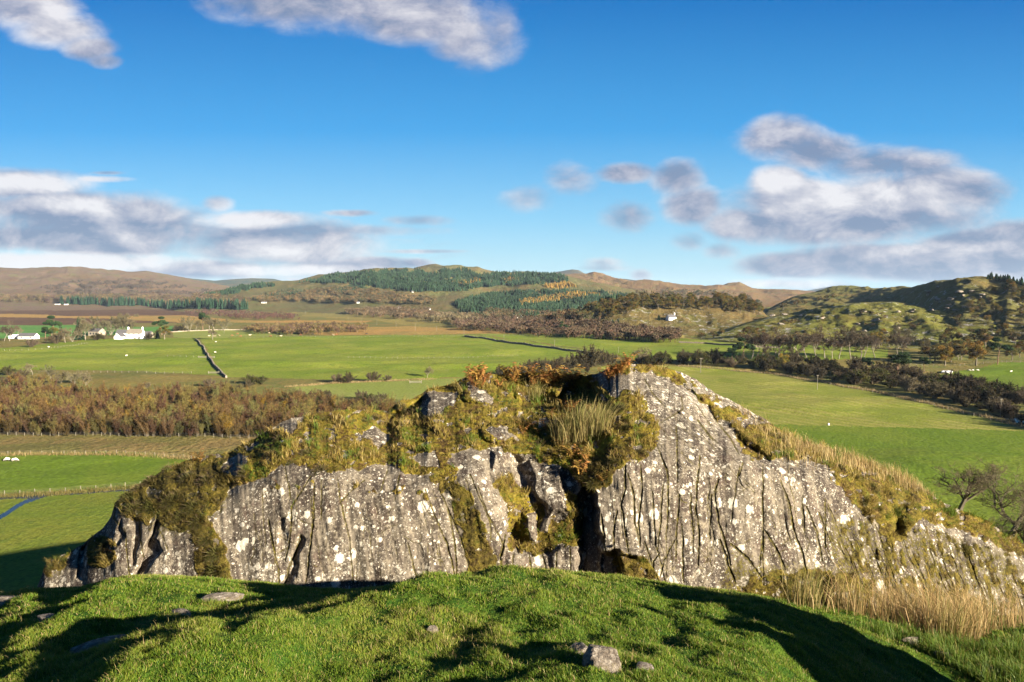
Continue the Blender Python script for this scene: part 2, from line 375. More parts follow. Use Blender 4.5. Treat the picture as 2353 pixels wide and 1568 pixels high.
quads = np.stack([idx[:-1, :-1], idx[1:, :-1], idx[1:, 1:], idx[:-1, 1:]], -1).reshape(-1, 4)
# close the ring
seam = np.stack([idx[-1, :-1], idx[0, :-1], idx[0, 1:], idx[-1, 1:]], -1)
quads = np.concatenate([quads, seam])
GP = np.stack([GX.ravel(), GY.ravel(), GZ.ravel()], 1)
fc = GP[quads].mean(1)
wob = gnoise(fc[:, 0] / 9, fc[:, 1] / 9, 77) * 1.2
px, py = proj(fc[:, 0] + wob, fc[:, 1] + wob, np.zeros(len(fc)))
reg = np.full(len(fc), -1)
hf = GH.ravel()[quads].max(1)
flat = (fc[:, 1] > 40) & (np.hypot(fc[:, 0], fc[:, 1]) < 4500) & (hf < 2.0) & (py > 680)
for i, (_, _, poly) in enumerate(REG):
    m = np.zeros(len(fc), bool); m[flat] = in_poly(px[flat], py[flat], poly); reg[m] = i
reg[(hf > 2.0)] = -2
fi = GP[quads][:, :, :2]
def submesh(name, faces, mats, label, kind, zoff=0.0, **kw):
    u, inv = np.unique(faces, return_inverse=True)
    V = GP[u].copy(); V[:, 2] += zoff
    if "colall" in kw: kw["col"] = kw.pop("colall")[u]
    me = mk_mesh(name, V, [inv.reshape(-1, 4)], mats, True, **kw)
    return tag(obj(name, me), label, None, None, kind)

# water
m, nt, b = new_mat("water", .22, .35); b.inputs["Base Color"].default_value = (.012, .016, .018, 1)
bump(nt, b, nt.noise(nt.n("ShaderNodeNewGeometry").outputs["Position"], 1.5, 3), .15, .05); M_water = m
# hills: colours of bracken, heather, grass and rock by patch
m, nt, b = new_mat("hillside", .95, .05)
pos = nt.n("ShaderNodeNewGeometry").outputs["Position"]; att = nt.n("ShaderNodeAttribute", attribute_name="Col").outputs["Color"]
n1 = nt.noise(pos, .006, 8, .68, .5); n2 = nt.noise(pos, .022, 7, .7, .8); n3 = nt.noise(pos, .13, 5, .7); n4 = nt.noise(pos, .05, 8, .75, .3)
c = nt.mix(nt.sstep(n1, .42, .62), att, nt.mix(.5, att, (.165, .10, .038)))
c = nt.mix(nt.sstep(n2, .50, .60), c, nt.mix(.5, att, (.115, .125, .035)))
c = nt.mix(nt.math('MULTIPLY', nt.sstep(n4, .55, .66), .6), c, (.075, .045, .028))
nrm = nt.n("ShaderNodeSeparateXYZ"); nt.link(nt.n("ShaderNodeNewGeometry").outputs["Normal"], nrm.inputs[0])
near = nt.n("ShaderNodeAttribute", attribute_name="rocky").outputs["Fac"]
rk = nt.math('MULTIPLY', nt.math('MULTIPLY', nt.sstep(n3, .54, .62), nt.sstep(n2, .46, .56)), near)
c = nt.mix(rk, c, (.30, .28, .25))
k = nt.ramp(nt.noise(pos, .35, 4, .7), [(.3, .7), (.7, 1.3)])
nt.link(nt.mix(1.0, c, k, 'MULTIPLY'), b.inputs["Base Color"])
bump(nt, b, nt.math('ADD', nt.math('MULTIPLY', n3, 2.0), nt.math('MULTIPLY', n4, 5.0)), .9, 2.2); M_hill = m

submesh("ground", quads[reg == -1], M_ground, "rough olive and tan pasture of the valley floor", "structure")
rocky = sstep(1500, 700, RR.ravel())
hq = quads[reg == -2]; u, inv = np.unique(hq, return_inverse=True)
hm = mk_mesh("hills", GP[u], [inv.reshape(-1, 4)], M_hill, True, col=GT.reshape(-1, 3)[u], attrs={"rocky": rocky[u]})
tag(obj("hills", hm), "brown and green hills of bracken, heather and rock round the valley", None, None, "structure")
RLBL = ["dark brown heather moor beyond the farm", "tan grass stripes across the brown moor", "pale straw strip along the far edge of the moor", "green field behind the white bungalow", "far green field under the wooded hill", "small far green field at the foot of the hill",
  "olive moor grass between the wood belts", "orange tan bog strip above the centre field", "cattle field below the pale wall", "left green meadow below the farm, with low terraces", "wide centre meadow between stone wall and black wall", "green meadow between black wall and purple wood", "pale green field behind the rock's left shoulder",
  "yellow green mown field with stripes right of the rock", "bright green field below the mown field", "right grazing field with sheep beyond the hedge", "bright green field on the left below the scrub wood", "olive meadow at the lower left beyond the stream", "narrow blue stream and flooded ditch at the lower left", "dark river bend at the right edge behind the hedge", "brown floor of the scrub wood", "tawny rushy strip in front of the scrub wood"]
for i, (nm, mat, poly) in enumerate(REG):
    q = quads[reg == i]
    if len(q): submesh(nm, q, mat or M_water, RLBL[i], "structure")

# ------------------------------------------------------------------ rock outcrop (the subject): a ridge of smoothed rock 9-12 m in front
KEY = {84: [(1440, 9.6), (1380, 9.8), (1355, 10.0)], 170: [(1440, 9.2), (1330, 9.6), (1263, 10.2)], 265: [(1440, 8.8), (1300, 9.1), (1220, 9.4), (1151, 10.1)],
 340: [(1440, 8.6), (1300, 8.9), (1220, 9.2), (1150, 9.7), (1103, 10.3)], 425: [(1440, 8.5), (1300, 8.8), (1200, 9.1), (1120, 9.7), (1059, 10.5)],
 600: [(1440, 8.4), (1300, 8.65), (1110, 9.1), (1050, 9.6), (995, 10.6)], 800: [(1440, 8.3), (1300, 8.55), (1090, 9.0), (1030, 9.6), (940, 11.0)],
 1000: [(1440, 8.3), (1300, 8.55), (1110, 8.95), (1040, 9.6), (950, 10.9), (890, 12.0)], 1150: [(1440, 8.4), (1300, 8.65), (1130, 9.0), (1040, 9.6), (950, 10.8), (856, 12.4)],
 1250: [(1440, 8.55), (1300, 8.8), (1250, 8.9), (1130, 9.3), (1040, 9.8), (950, 10.9), (851, 12.6)], 1420: [(1440, 8.4), (1300, 8.6), (1080, 9.0), (1000, 9.6), (900, 10.5), (840, 11.4)],
 1560: [(1440, 8.5), (1300, 8.7), (1060, 9.15), (1000, 9.7), (900, 10.9), (855, 11.8)], 1700: [(1440, 8.6), (1300, 8.8), (1070, 9.2), (1045, 9.5), (980, 10.6), (927, 11.8)],
 1850: [(1440, 8.8), (1300, 9.0), (1080, 9.4), (1055, 9.7), (999, 11.0)], 1961: [(1450, 9.0), (1300, 9.25), (1120, 9.7), (1080, 10.0), (1045, 10.8)],
 2100: [(1450, 9.2), (1330, 9.4), (1200, 9.8), (1150, 10.2), (1105, 10.8)], 2250: [(1450, 9.5), (1370, 9.65), (1270, 9.95), (1188, 10.7)],
 2353: [(1460, 9.8), (1390, 9.95), (1310, 10.25), (1253, 10.8)], 2600: [(1540, 10.2), (1470, 10.5), (1400, 11)]}
CREST = np.array([(84, 1352), (102, 1305), (112, 1290), (163, 1265), (200, 1243), (231, 1219), (255, 1188), (265, 1153), (292, 1131), (340, 1104), (384, 1075), (425, 1060), (493, 1043), (529, 1038),
 (589, 1004), (620, 988), (649, 969), (700, 954), (790, 941), (865, 943), (889, 944), (903, 935), (916, 924), (941, 920), (956, 912), (984, 894), (1013, 887), (1049, 876), (1085, 863), (1133, 861), (1181, 858),
 (1253, 855), (1325, 862), (1350, 862), (1375, 858), (1392, 850), (1408, 843), (1440, 838), (1469, 838), (1506, 840), (1529, 844), (1549, 850), (1583, 863), (1619, 884), (1649, 906), (1689, 924), (1749, 958),
 (1770, 974), (1799, 992), (1839, 1010), (1879, 1022), (1929, 1038), (1961, 1056), (2029, 1078), (2097, 1110), (2124, 1126), (2151, 1145), (2199, 1169), (2267, 1196), (2301, 1220), (2353, 1254), (2480, 1340), (2600, 1420)], float)
NXO, NT_ = 1750, 430
xo = np.linspace(84, 2600, NXO)
yb = np.interp(xo, [84, 1850, 2100, 2353, 2600], [1440, 1440, 1455, 1470, 1550])
ye = np.interp(xo, CREST[:, 0], CREST[:, 1]) + 3.0 * fbm(xo / 26, xo * 0 + .5, 3, 4)
ks = sorted(KEY); tg = np.linspace(0, 1, NT_)
Yk, yk = [], []
for k in ks:
    p = np.array(KEY[k], float); t = (p[0, 0] - p[:, 0]) / (p[0, 0] - p[-1, 0]); Yk.append(np.interp(tg, t, p[:, 1]))
Yk = np.array(Yk)
XO, TO = np.meshgrid(xo, tg, indexing='ij')
Ycol = np.stack([np.interp(xo, ks, Yk[:, i]) for i in range(NT_)], 1)
def blur(a, n, ax):
    k = np.exp(-.5 * np.linspace(-2.5, 2.5, 2 * n + 1) ** 2); k /= k.sum()
    pad = [(0, 0), (0, 0)]; pad[ax] = (n, n); b = np.pad(a, pad, mode='edge')
    return np.apply_along_axis(lambda v: np.convolve(v, k, mode='valid'), ax, b)
Ycol = blur(blur(Ycol, 45, 0), 16, 1)
YO = yb[:, None] + (ye - yb)[:, None] * TO                     # photo row of every grid point
XW = XO + 9 * fbm(XO / 60, YO / 60, 8, 3); YW = YO + 8 * fbm(XO / 60 + 40, YO / 60, 9, 3)   # ragged outlines
def seg_d(px, py, a, b):
    ax, ay = a; bx, by = b; vx, vy = bx - ax, by - ay
    t = np.clip(((px - ax) * vx + (py - ay) * vy) / (vx * vx + vy * vy + 1e-9), 0, 1)
    return np.hypot(px - ax - t * vx, py - ay - t * vy), t
def soft(poly, w, X=None, Y=None):
    """1 inside the outline, falling to 0 over w"""
    X = XW if X is None else X; Y = YW if Y is None else Y
    P = np.array(poly, float); lo = P.min(0) - w - 25; hi = P.max(0) + w + 25
    m = (X > lo[0]) & (X < hi[0]) & (Y > lo[1]) & (Y < hi[1]); out = np.zeros(X.shape)
    if not m.any(): return out
    x, y = X[m], Y[m]; d = np.full(x.shape, 1e9)
    for i in range(len(P)): d = np.minimum(d, seg_d(x, y, P[i], P[(i + 1) % len(P)])[0])
    d = np.where(in_poly(x, y, P), -d, d); out[m] = sstep(w / 2, -w / 2, d); return out
dY = np.zeros(XO.shape)
def push(poly, amt, w):
    global dY
    dY = dY + amt * soft(poly, w)
push([(1162, 1335), (1170, 1240), (1152, 1165), (1128, 1095), (1150, 1060), (1215, 1050), (1330, 1095), (1346, 1180), (1340, 1335)], .17, 26)     # gully
push([(1166, 1345), (1164, 1266), (1230, 1270), (1335, 1256), (1338, 1345)], -.16, 16)                     # lower step in the gully
push([(1336, 1345), (1328, 1190), (1338, 1115), (1358, 1130), (1376, 1230), (1392, 1345)], .48, 18)                     # chimney
push([(1215, 1062), (1285, 1078), (1304, 1180), (1262, 1184), (1222, 1132)], -.17, 18)
push([(1176, 1052), (1198, 1056), (1218, 1136), (1196, 1120), (1180, 1085)], .14, 16)
push([(1128, 1040), (1146, 1034), (1160, 1110), (1136, 1108)], -.10, 14)
push([(1202, 1184), (1222, 1180), (1238, 1215), (1234, 1246), (1212, 1240)], -.13, 16)
push([(1240, 1186), (1262, 1184), (1264, 1224), (1244, 1222)], -.10, 14)
push([(1164, 1215), (1190, 1195), (1202, 1240), (1190, 1262), (1172, 1240)], .16, 18)
push([(1080, 1055), (1100, 1050), (1168, 1235), (1150, 1275), (1112, 1230), (1062, 1095)], -.05, 34)
push([(1384, 1272), (1418, 1268), (1436, 1345), (1392, 1345)], .38, 12)
push([(1380, 1256), (1480, 1262), (1490, 1275), (1384, 1272)], -.12, 10)
push([(338, 1255), (356, 1198), (366, 1205), (352, 1240), (372, 1262), (360, 1275), (318, 1325), (302, 1335), (322, 1295)], .14, 12)
push([(300, 1188), (312, 1190), (318, 1260), (308, 1300), (303, 1240)], .09, 10)
push([(268, 1215), (282, 1195), (278, 1240), (268, 1255)], .08, 10)
push([(186, 1262), (203, 1252), (190, 1330), (172, 1330)], .13, 12)
push([(1285, 908), (1330, 866), (1372, 862), (1380, 900), (1350, 930), (1300, 926)], .55, 20)
push([(1180, 912), (1250, 905), (1300, 915), (1280, 935), (1200, 930)], .30, 20)
push([(885, 956), (925, 946), (952, 915), (975, 900), (985, 915), (950, 950), (905, 968)], .45, 16)
push([(1500, 858), (1550, 872), (1600, 922), (1690, 992), (1720, 1040), (1760, 1052), (1700, 1000), (1640, 940), (1590, 895), (1545, 858)], .35, 30)
push([(2050, 1160), (2074, 1158), (2080, 1228), (2062, 1226)], .18, 26)
push([(1700, 1345), (1900, 1330), (1900, 1420), (1700, 1420)], .25, 40)
push([(640, 1185), (652, 1190), (664, 1345), (640, 1345)], .05, 16)
push([(690, 1232), (696, 1240), (672, 1345), (650, 1345)], .09, 14)
for (px0, py0, px1, py1, am) in [(985, 985, 1052, 900, -.12), (1070, 885, 1130, 915, -.15), (1118, 985, 1185, 1008, -.2), (616, 990, 700, 955, -.12), (500, 1088, 568, 1044, -.16), (1550, 850, 1680, 960, -.12)]:
    x, y = XW, YW; ex = (x - (px0 + px1) / 2) / (abs(px1 - px0) / 2 + 14); ey = (y - (py0 + py1) / 2) / (abs(py1 - py0) / 2 + 12)
    dY += am * np.clip(1 - ex * ex - ey * ey, 0, 1) ** .5
# broad steps and flutes of the glacier-smoothed face
face = sstep(-.05, .08, YO - np.interp(XO, [84, 265, 600, 1000, 1300, 1700, 1900, 2050, 2353], [1180, 1150, 1100, 1100, 1090, 1055, 1060, 1170, 1270])) * 1.0
facew = sstep(-40, 30, YO - np.interp(XO, [84, 265, 600, 1000, 1300, 1700, 1900, 2050, 2353], [1180, 1150, 1100, 1100, 1090, 1055, 1060, 1170, 1270]))
lean = XO - .12 * (YO - 1200) * np.interp(XO, [100, 1000, 1500, 2353], [-.6, 1.6, .6, 2.6])
dY += facew * (.060 * fbm(lean / 120, YO / 500, 12, 3) + .010 * gnoise(lean / 24, YO / 400, 15) + .005 * gnoise(lean / 8, YO / 160, 18) - .030 * np.abs(gnoise(lean / 52, YO / 260, 23)) - .012 * np.abs(gnoise(lean / 24, YO / 120, 24)))
dY += .030 * fbm(XO / 90, YO / 80, 14, 5, .45)
# cracks
CR = [([(655, 1075), (662, 1110), (668, 1145)], 3, .05), ([(715, 1095), (690, 1135), (670, 1165), (668, 1230), (655, 1290)], 4, .07), ([(617, 1195), (625, 1240), (640, 1310), (642, 1350)], 5, .08),
 ([(692, 1232), (680, 1270), (662, 1310), (655, 1350)], 6, .09), ([(722, 1110), (720, 1200), (712, 1260), (703, 1340)], 4, .08), ([(813, 1122), (781, 1155), (787, 1164), (802, 1239), (813, 1340)], 3, .06),
 ([(839, 1104), (813, 1125)], 3, .05), ([(976, 1125), (1000, 1188), (1027, 1248), (1048, 1335)], 4, .07), ([(1012, 1128), (1033, 1182), (1045, 1254), (1050, 1330)], 4, .07), ([(1027, 1164), (1057, 1236), (1083, 1320)], 4, .06),
 ([(907, 1149), (919, 1092)], 3, .05), ([(874, 1128), (892, 1074)], 3, .04), ([(739, 1104), (737, 1194)], 2.5, .04), ([(775, 1098), (781, 1155)], 2.5, .04), ([(937, 1248), (958, 1330)], 3.5, .06), ([(715, 1143), (718, 1218), (709, 1284)], 3, .05),
 ([(1437, 1069), (1437, 1123), (1428, 1161), (1443, 1268)], 5, .11), ([(1443, 1088), (1456, 1136), (1460, 1203), (1470, 1255)], 4, .09), ([(1473, 1069), (1475, 1119), (1468, 1203), (1470, 1250)], 4, .09),
 ([(1418, 1169), (1410, 1224), (1412, 1266)], 4, .09), ([(1525, 1109), (1519, 1182), (1512, 1262)], 3.5, .07), ([(1517, 1041), (1533, 1083), (1536, 1150), (1530, 1240)], 3.5, .06), ([(1382, 1182), (1391, 1266)], 6, .12),
 ([(1481, 1245), (1502, 1308), (1520, 1345)], 4, .06), ([(1552, 1241), (1539, 1262), (1525, 1287), (1518, 1325)], 4, .06), ([(1515, 1270), (1502, 1290), (1504, 1330)], 4, .06), ([(1500, 1130), (1506, 1250), (1530, 1340)], 3, .06),
 ([(1604, 1079), (1600, 1171), (1607, 1239), (1604, 1300)], 5, .10), ([(1651, 1103), (1641, 1130), (1651, 1198), (1665, 1239), (1679, 1300)], 5, .09), ([(1753, 1069), (1753, 1198), (1754, 1345)], 4.5, .08), ([(1753, 1222), (1747, 1300)], 5, .10),
 ([(1757, 1218), (1787, 1266), (1805, 1310)], 6, .10), ([(1794, 1103), (1815, 1161), (1825, 1225), (1845, 1273), (1856, 1330)], 5, .09), ([(1845, 1161), (1849, 1225)], 4, .06), ([(1852, 1164), (1879, 1225), (1890, 1290)], 4.5, .07),
 ([(1896, 1147), (1896, 1260)], 4, .07), ([(1699, 1072), (1679, 1205)], 3, .05), ([(1587, 1137), (1594, 1273)], 3.5, .06), ([(1560, 1137), (1553, 1290)], 3.5, .06), ([(1567, 1205), (1571, 1340)], 3.5, .07), ([(1635, 1137), (1631, 1239)], 3.5, .06),
 ([(1655, 1240), (1670, 1290), (1690, 1340)], 8, .08), ([(1680, 1250), (1720, 1285), (1750, 1330)], 8, .07),
 ([(1555, 980), (1557, 1048), (1557, 1110)], 3, .05), ([(1603, 966), (1639, 1012)], 5, .06), ([(1567, 912), (1569, 940), (1519, 972)], 2.5, .04), ([(1505, 1018), (1533, 1078)], 3, .05), ([(1607, 1048), (1605, 1110)], 3, .05), ([(1707, 1064), (1699, 1094)], 3, .06),
 ([(1398, 852), (1399, 895)], 4, .15), ([(1480, 870), (1500, 905), (1530, 935)], 3, .04), ([(1640, 960), (1680, 1010), (1700, 1045)], 3, .04), ([(1600, 930), (1650, 1000)], 2, .03),
 ([(1180, 1275), (1178, 1320)], 3, .06), ([(1245, 1270), (1258, 1325)], 3, .05), ([(1280, 1265), (1276, 1320)], 3, .05), ([(1310, 1256), (1312, 1310)], 3, .05), ([(1215, 1270), (1222, 1320)], 3, .05), ([(1160, 1230), (1150, 1290), (1152, 1335)], 8, .2),
 ([(1100, 1120), (1126, 1200), (1128, 1240)], 3, .05), ([(1080, 1090), (1105, 1150), (1160, 1260)], 3, .06), ([(1070, 1100), (1090, 1170), (1110, 1240)], 3, .05), ([(265, 1165), (262, 1190), (280, 1215)], 5, .08), ([(360, 1205), (372, 1230), (385, 1262)], 3, .05), ([(285, 1215), (290, 1260), (300, 1330)], 3, .05), ([(320, 1195), (322, 1240), (330, 1280)], 3, .05)]
r2 = np.random.default_rng(5)
for i in range(70):
    x = r2.uniform(540, 1900); 
    if 1060 < x < 1380: continue
    top = np.interp(x, [540, 1000, 1380, 1700, 1900], [1110, 1110, 1080, 1070, 1085]) + r2.uniform(0, 170); ln = r2.uniform(30, 140); ln2 = r2.uniform(-.25, .25) + (.25 if x > 1700 else (.2 if 950 < x < 1060 else 0))
    CR.append(([(x, top), (x + ln2 * ln * .5 + r2.uniform(-5, 5), top + ln * .5), (x + ln2 * ln, top + ln)], r2.uniform(1.0, 2.2), r2.uniform(.012, .035)))
for i in range(90):
    x = r2.uniform(1880, 2420); y0 = np.interp(x, [1880, 2050, 2353], [1140, 1220, 1290]) + r2.uniform(0, 130); ln = r2.uniform(35, 110)
    CR.append(([(x, y0), (x + .38 * ln * .5, y0 + ln * .5), (x + .42 * ln, y0 + ln)], r2.uniform(1.5, 4), r2.uniform(.02, .06)))
for i in range(30):
    x = r2.uniform(560, 1030) if i % 2 else r2.uniform(1420, 1900); y0 = r2.uniform(1130, 1310); ln = r2.uniform(14, 50); sg = r2.choice([-1, 1])
    CR.append(([(x, y0), (x + ln * .5, y0 + sg * ln * .35), (x + ln, y0 + sg * ln * .5)], r2.uniform(1.2, 2.4), r2.uniform(.015, .035)))
for i in range(110):
    x = r2.uniform(1385, 1960) if i % 4 else r2.uniform(560, 1060); y0 = np.interp(x, [540, 1000, 1385, 1700, 1960], [1110, 1120, 1110, 1070, 1130]) + r2.uniform(0, 190); ln = r2.uniform(40, 150); k_ = r2.normal(.06, .10) + (.18 if x > 1750 else (.15 if 950 < x < 1060 else 0)); b_ = r2.normal(0, 9)
    CR.append(([(x, y0), (x + k_ * ln * .3 + b_, y0 + ln * .3), (x + k_ * ln * .7 - b_, y0 + ln * .7), (x + k_ * ln, y0 + ln)], r2.uniform(1.0, 2.2), r2.uniform(.012, .03)))
for i in range(55):
    x = r2.uniform(1420, 1700); y0 = np.interp(x, [1420, 1700], [880, 1020]) + r2.uniform(0, 110); ln = r2.uniform(25, 80)
    CR.append(([(x, y0), (x + ln * .7, y0 + ln * .75)], r2.uniform(1.2, 2.2), r2.uniform(.01, .03)))
crack = np.zeros(XO.shape)
XC = XO + 1.8 * fbm(XO / 45, YO / 45, 51, 4); YC = YO
for pts, wd, dp in CR:
    P = np.array(pts, float); lo = P.min(0) - 16; hi = P.max(0) + 16
    i0, i1 = np.searchsorted(xo, [lo[0], hi[0]]); 
    if i1 <= i0: continue
    x, y = XC[i0:i1], YC[i0:i1]; d = np.full(x.shape, 1e9); tt = np.zeros(x.shape)
    for j in range(len(P) - 1):
        dd, t = seg_d(x, y, P[j], P[j + 1]); m = dd < d; tt = np.where(m, (j + t) / (len(P) - 1), tt); d = np.minimum(d, dd)
    wv = .36 * wd * (.35 + .9 * np.sin(np.clip(tt, .04, .96) * math.pi) ** .5) * (.75 + .8 * gnoise(x / 9, y / 9, 52))
    g = sstep(wv + .7, wv * .3, d) * (.35 + .65 * sstep(-.55, -.1, gnoise(x / 22, y / 22, 58))); crack[i0:i1] = np.maximum(crack[i0:i1], np.maximum(g, .6 * sstep(wv * 2.2 + 2, 0, d)) * min(1, dp / .05))
    dY[i0:i1] = dY[i0:i1] + dp * .24 * g
# vegetation cover
VEG = [(1.0, [(255, 1165), (285, 1135), (340, 1085), (430, 1040), (530, 1020), (650, 940), (900, 900), (1100, 830), (1330, 840), (1380, 880), (1395, 905), (1440, 900), (1482, 912), (1505, 960), (1515, 1000), (1500, 1040), (1445, 1068), (1400, 1100), (1345, 1120), (1300, 1080), (1215, 1052), (1172, 1045), (1135, 1032), (1085, 1042), (1050, 1098), (1010, 1112), (960, 1098), (900, 1066), (850, 1072), (760, 1085), (660, 1068), (600, 1094), (540, 1118), (505, 1150), (485, 1185), (450, 1218), (420, 1228), (385, 1212), (355, 1192), (335, 1212), (300, 1190)]),
 (1.0, [(445, 1180), (492, 1200), (532, 1300), (522, 1335), (468, 1335), (452, 1285)]), (1.0, [(212, 1232), (266, 1235), (268, 1290), (245, 1315), (205, 1300)]), (.95, [(958, 1085), (1040, 1095), (1080, 1130), (1132, 1240), (1140, 1335), (1078, 1335), (1062, 1240), (1036, 1140)]),
 (1.0, [(1140, 1105), (1175, 1090), (1215, 1140), (1275, 1200), (1330, 1190), (1340, 1250), (1240, 1274), (1168, 1264), (1166, 1180)]), (1.0, [(1303, 1125), (1335, 1145), (1342, 1245), (1298, 1235)]), (1.0, [(1330, 1060), (1420, 1060), (1400, 1125), (1345, 1130)]),
 (1.0, [(1425, 815), (1530, 820), (1575, 870), (1560, 888), (1500, 856), (1450, 856), (1415, 850)]), (1.0, [(1500, 850), (1548, 862), (1600, 918), (1690, 985), (1704, 1040), (1740, 1060), (1800, 1052), (1890, 1060), (1970, 1040), (1850, 980), (1780, 950), (1720, 985), (1640, 922), (1590, 890)]),
 (1.0, [(1888, 1064), (1930, 1030), (2030, 1050), (2150, 1130), (2270, 1180), (2360, 1240), (2353, 1285), (2200, 1215), (2110, 1195), (2085, 1235), (2050, 1262), (2010, 1205), (1955, 1150), (1915, 1090)]), (.75, [(1395, 1268), (1480, 1270), (1530, 1340), (1420, 1340)]),
 (.40, [(1900, 1150), (2010, 1200), (2100, 1200), (2353, 1280), (2600, 1420), (2600, 1500), (2353, 1400), (2050, 1360), (1980, 1330), (1930, 1240)]), (.7, [(1690, 1330), (1860, 1300), (2010, 1330), (2010, 1420), (1690, 1400)]),
 (.55, [(1545, 848), (1640, 905), (1740, 965), (1700, 990), (1620, 930), (1570, 885)]), (.8, [(100, 1290), (165, 1260), (150, 1300), (110, 1330)])]
BARE = [[(958, 938), (984, 896), (1050, 905), (1035, 938), (990, 962)], [(1070, 884), (1112, 890), (1135, 918), (1092, 918)], [(1118, 984), (1172, 984), (1190, 1006), (1150, 1014)], [(618, 988), (660, 950), (705, 950), (665, 1000)], [(498, 1088), (540, 1040), (572, 1048), (545, 1092)],
 [(830, 1002), (860, 978), (905, 1000), (872, 1032)], [(950, 1045), (1000, 1040), (1010, 1078), (965, 1075)], [(1205, 1184), (1224, 1180), (1238, 1215), (1234, 1246), (1214, 1240)], [(1242, 1186), (1262, 1184), (1264, 1224), (1246, 1222)], [(1028, 1045), (1090, 1030), (1100, 1055), (1060, 1080)], [(340, 1130), (370, 1125), (368, 1145), (345, 1148)], [(1235, 960), (1260, 958), (1262, 975), (1240, 978)]]
veg = np.zeros(XO.shape)
for wv, P in VEG: veg = np.maximum(veg, wv * soft(P, 26))
for P in BARE: veg *= 1 - .85 * soft(P, 14)
rag = fbm(XO / 26, YO / 26, 61, 4)
stripe = gnoise(lean / 9, YO / 60, 63)
hole_ = sstep(.42, .62, fbm(XO / 30, YO / 20, 67, 4) + .25 * fbm(XO / 9, YO / 9, 68, 2)) * sstep(1330, 1200, YO)
veg = veg * (1 - .8 * hole_)
below = np.maximum(veg, soft([(560, 1120), (650, 1085), (1010, 1110), (1040, 1180), (900, 1150), (700, 1130), (570, 1150)], 60) * .32)
veg = np.maximum(below, crack * soft([(540, 1120), (1040, 1100), (1050, 1200), (560, 1190)], 60) * .5)
veg = sstep(.34, .70, veg + .42 * rag * sstep(.02, .3, veg) + (.42) * stripe * sstep(1880, 2000, XO) * sstep(.02, .3, veg))
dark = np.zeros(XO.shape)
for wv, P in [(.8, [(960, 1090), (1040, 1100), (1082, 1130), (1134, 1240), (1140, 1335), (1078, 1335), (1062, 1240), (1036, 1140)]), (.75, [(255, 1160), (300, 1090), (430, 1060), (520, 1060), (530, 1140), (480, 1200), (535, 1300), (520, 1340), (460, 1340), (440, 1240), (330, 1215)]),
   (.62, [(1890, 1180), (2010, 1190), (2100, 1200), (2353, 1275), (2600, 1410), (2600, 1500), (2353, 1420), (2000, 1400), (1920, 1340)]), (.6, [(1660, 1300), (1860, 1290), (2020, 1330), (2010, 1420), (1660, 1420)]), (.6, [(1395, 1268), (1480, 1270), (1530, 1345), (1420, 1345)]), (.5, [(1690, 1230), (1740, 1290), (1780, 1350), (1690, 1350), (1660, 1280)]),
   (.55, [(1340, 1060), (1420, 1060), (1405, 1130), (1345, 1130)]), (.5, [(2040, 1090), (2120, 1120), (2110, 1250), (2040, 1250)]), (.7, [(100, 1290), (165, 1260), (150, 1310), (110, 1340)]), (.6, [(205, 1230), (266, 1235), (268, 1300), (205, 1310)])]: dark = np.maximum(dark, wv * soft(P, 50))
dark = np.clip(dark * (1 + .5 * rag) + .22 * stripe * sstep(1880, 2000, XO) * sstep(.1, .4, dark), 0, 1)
tuft = np.abs(fbm(XO / 15, YO / 12, 65, 3)) + .5 * fbm(XO / 40, YO / 34, 66, 2)
ax_, by_, cz_ = ray(XO, YO)
Yd = Ycol + dY * sstep(1.0, .93, TO) + .02 * 0
t_ = Yd / by_
OP = np.stack([ax_ * t_, Yd, CAMZ + cz_ * t_], -1)
du = np.gradient(OP, axis=0); dv = np.gradient(OP, axis=1); ON = unit(np.cross(du, dv)); ON = np.where(ON[..., 1:2] > .3, -ON, ON)
OP = OP + np.where(ON[..., 2:3] > 0, ON, -ON * 0 + ON) * (veg * (.004 + .014 * tuft) * sstep(1.0, .97, TO))[..., None]
# back of the ridge
nb = 14; kb = np.arange(1, nb + 1)[None, :, None] * .35
last = OP[:, -1:, :]; u_ = last[..., :1] / last[..., 1:2]
back_y = kb + 0 * last[..., 1:2]
slope_c = (CAMZ - last[..., 2:3]) / last[..., 1:2]
backP = np.concatenate([last[..., :1] + back_y * u_, last[..., 1:2] + back_y, last[..., 2:3] - back_y * (slope_c + .12) - .10 * back_y ** 2], -1)
ALL = np.concatenate([OP, backP], 1); n2 = ALL.shape[1]
padv = lambda a: np.concatenate([a, np.repeat(a[:, -1:], nb, 1)], 1)
ii = np.arange(NXO * n2).reshape(NXO, n2)
oq = np.stack([ii[:-1, :-1], ii[1:, :-1], ii[1:, 1:], ii[:-1, 1:]], -1).reshape(-1, 4)
# wet dark streaks and tone patches
tone = .8 * fbm(lean / 60, YO / 150, 71, 4) + .55 * fbm(lean / 13, YO / 240, 73, 3) - .25 * sstep(1180, 1320, YO) * sstep(1100, 900, XO) * sstep(640, 800, XO)
lich_hi = np.clip(.5 + .5 * fbm(XO / 120, YO / 90, 72, 3) + .5 * sstep(1240, 1350, YO) + .35 * sstep(1360, 1500, XO) * sstep(1000, 900, YO) + .3 * sstep(1480, 1620, XO) * sstep(1080, 990, YO) - .35 * sstep(760, 900, XO) * sstep(1060, 1000, XO), 0, 1.4)

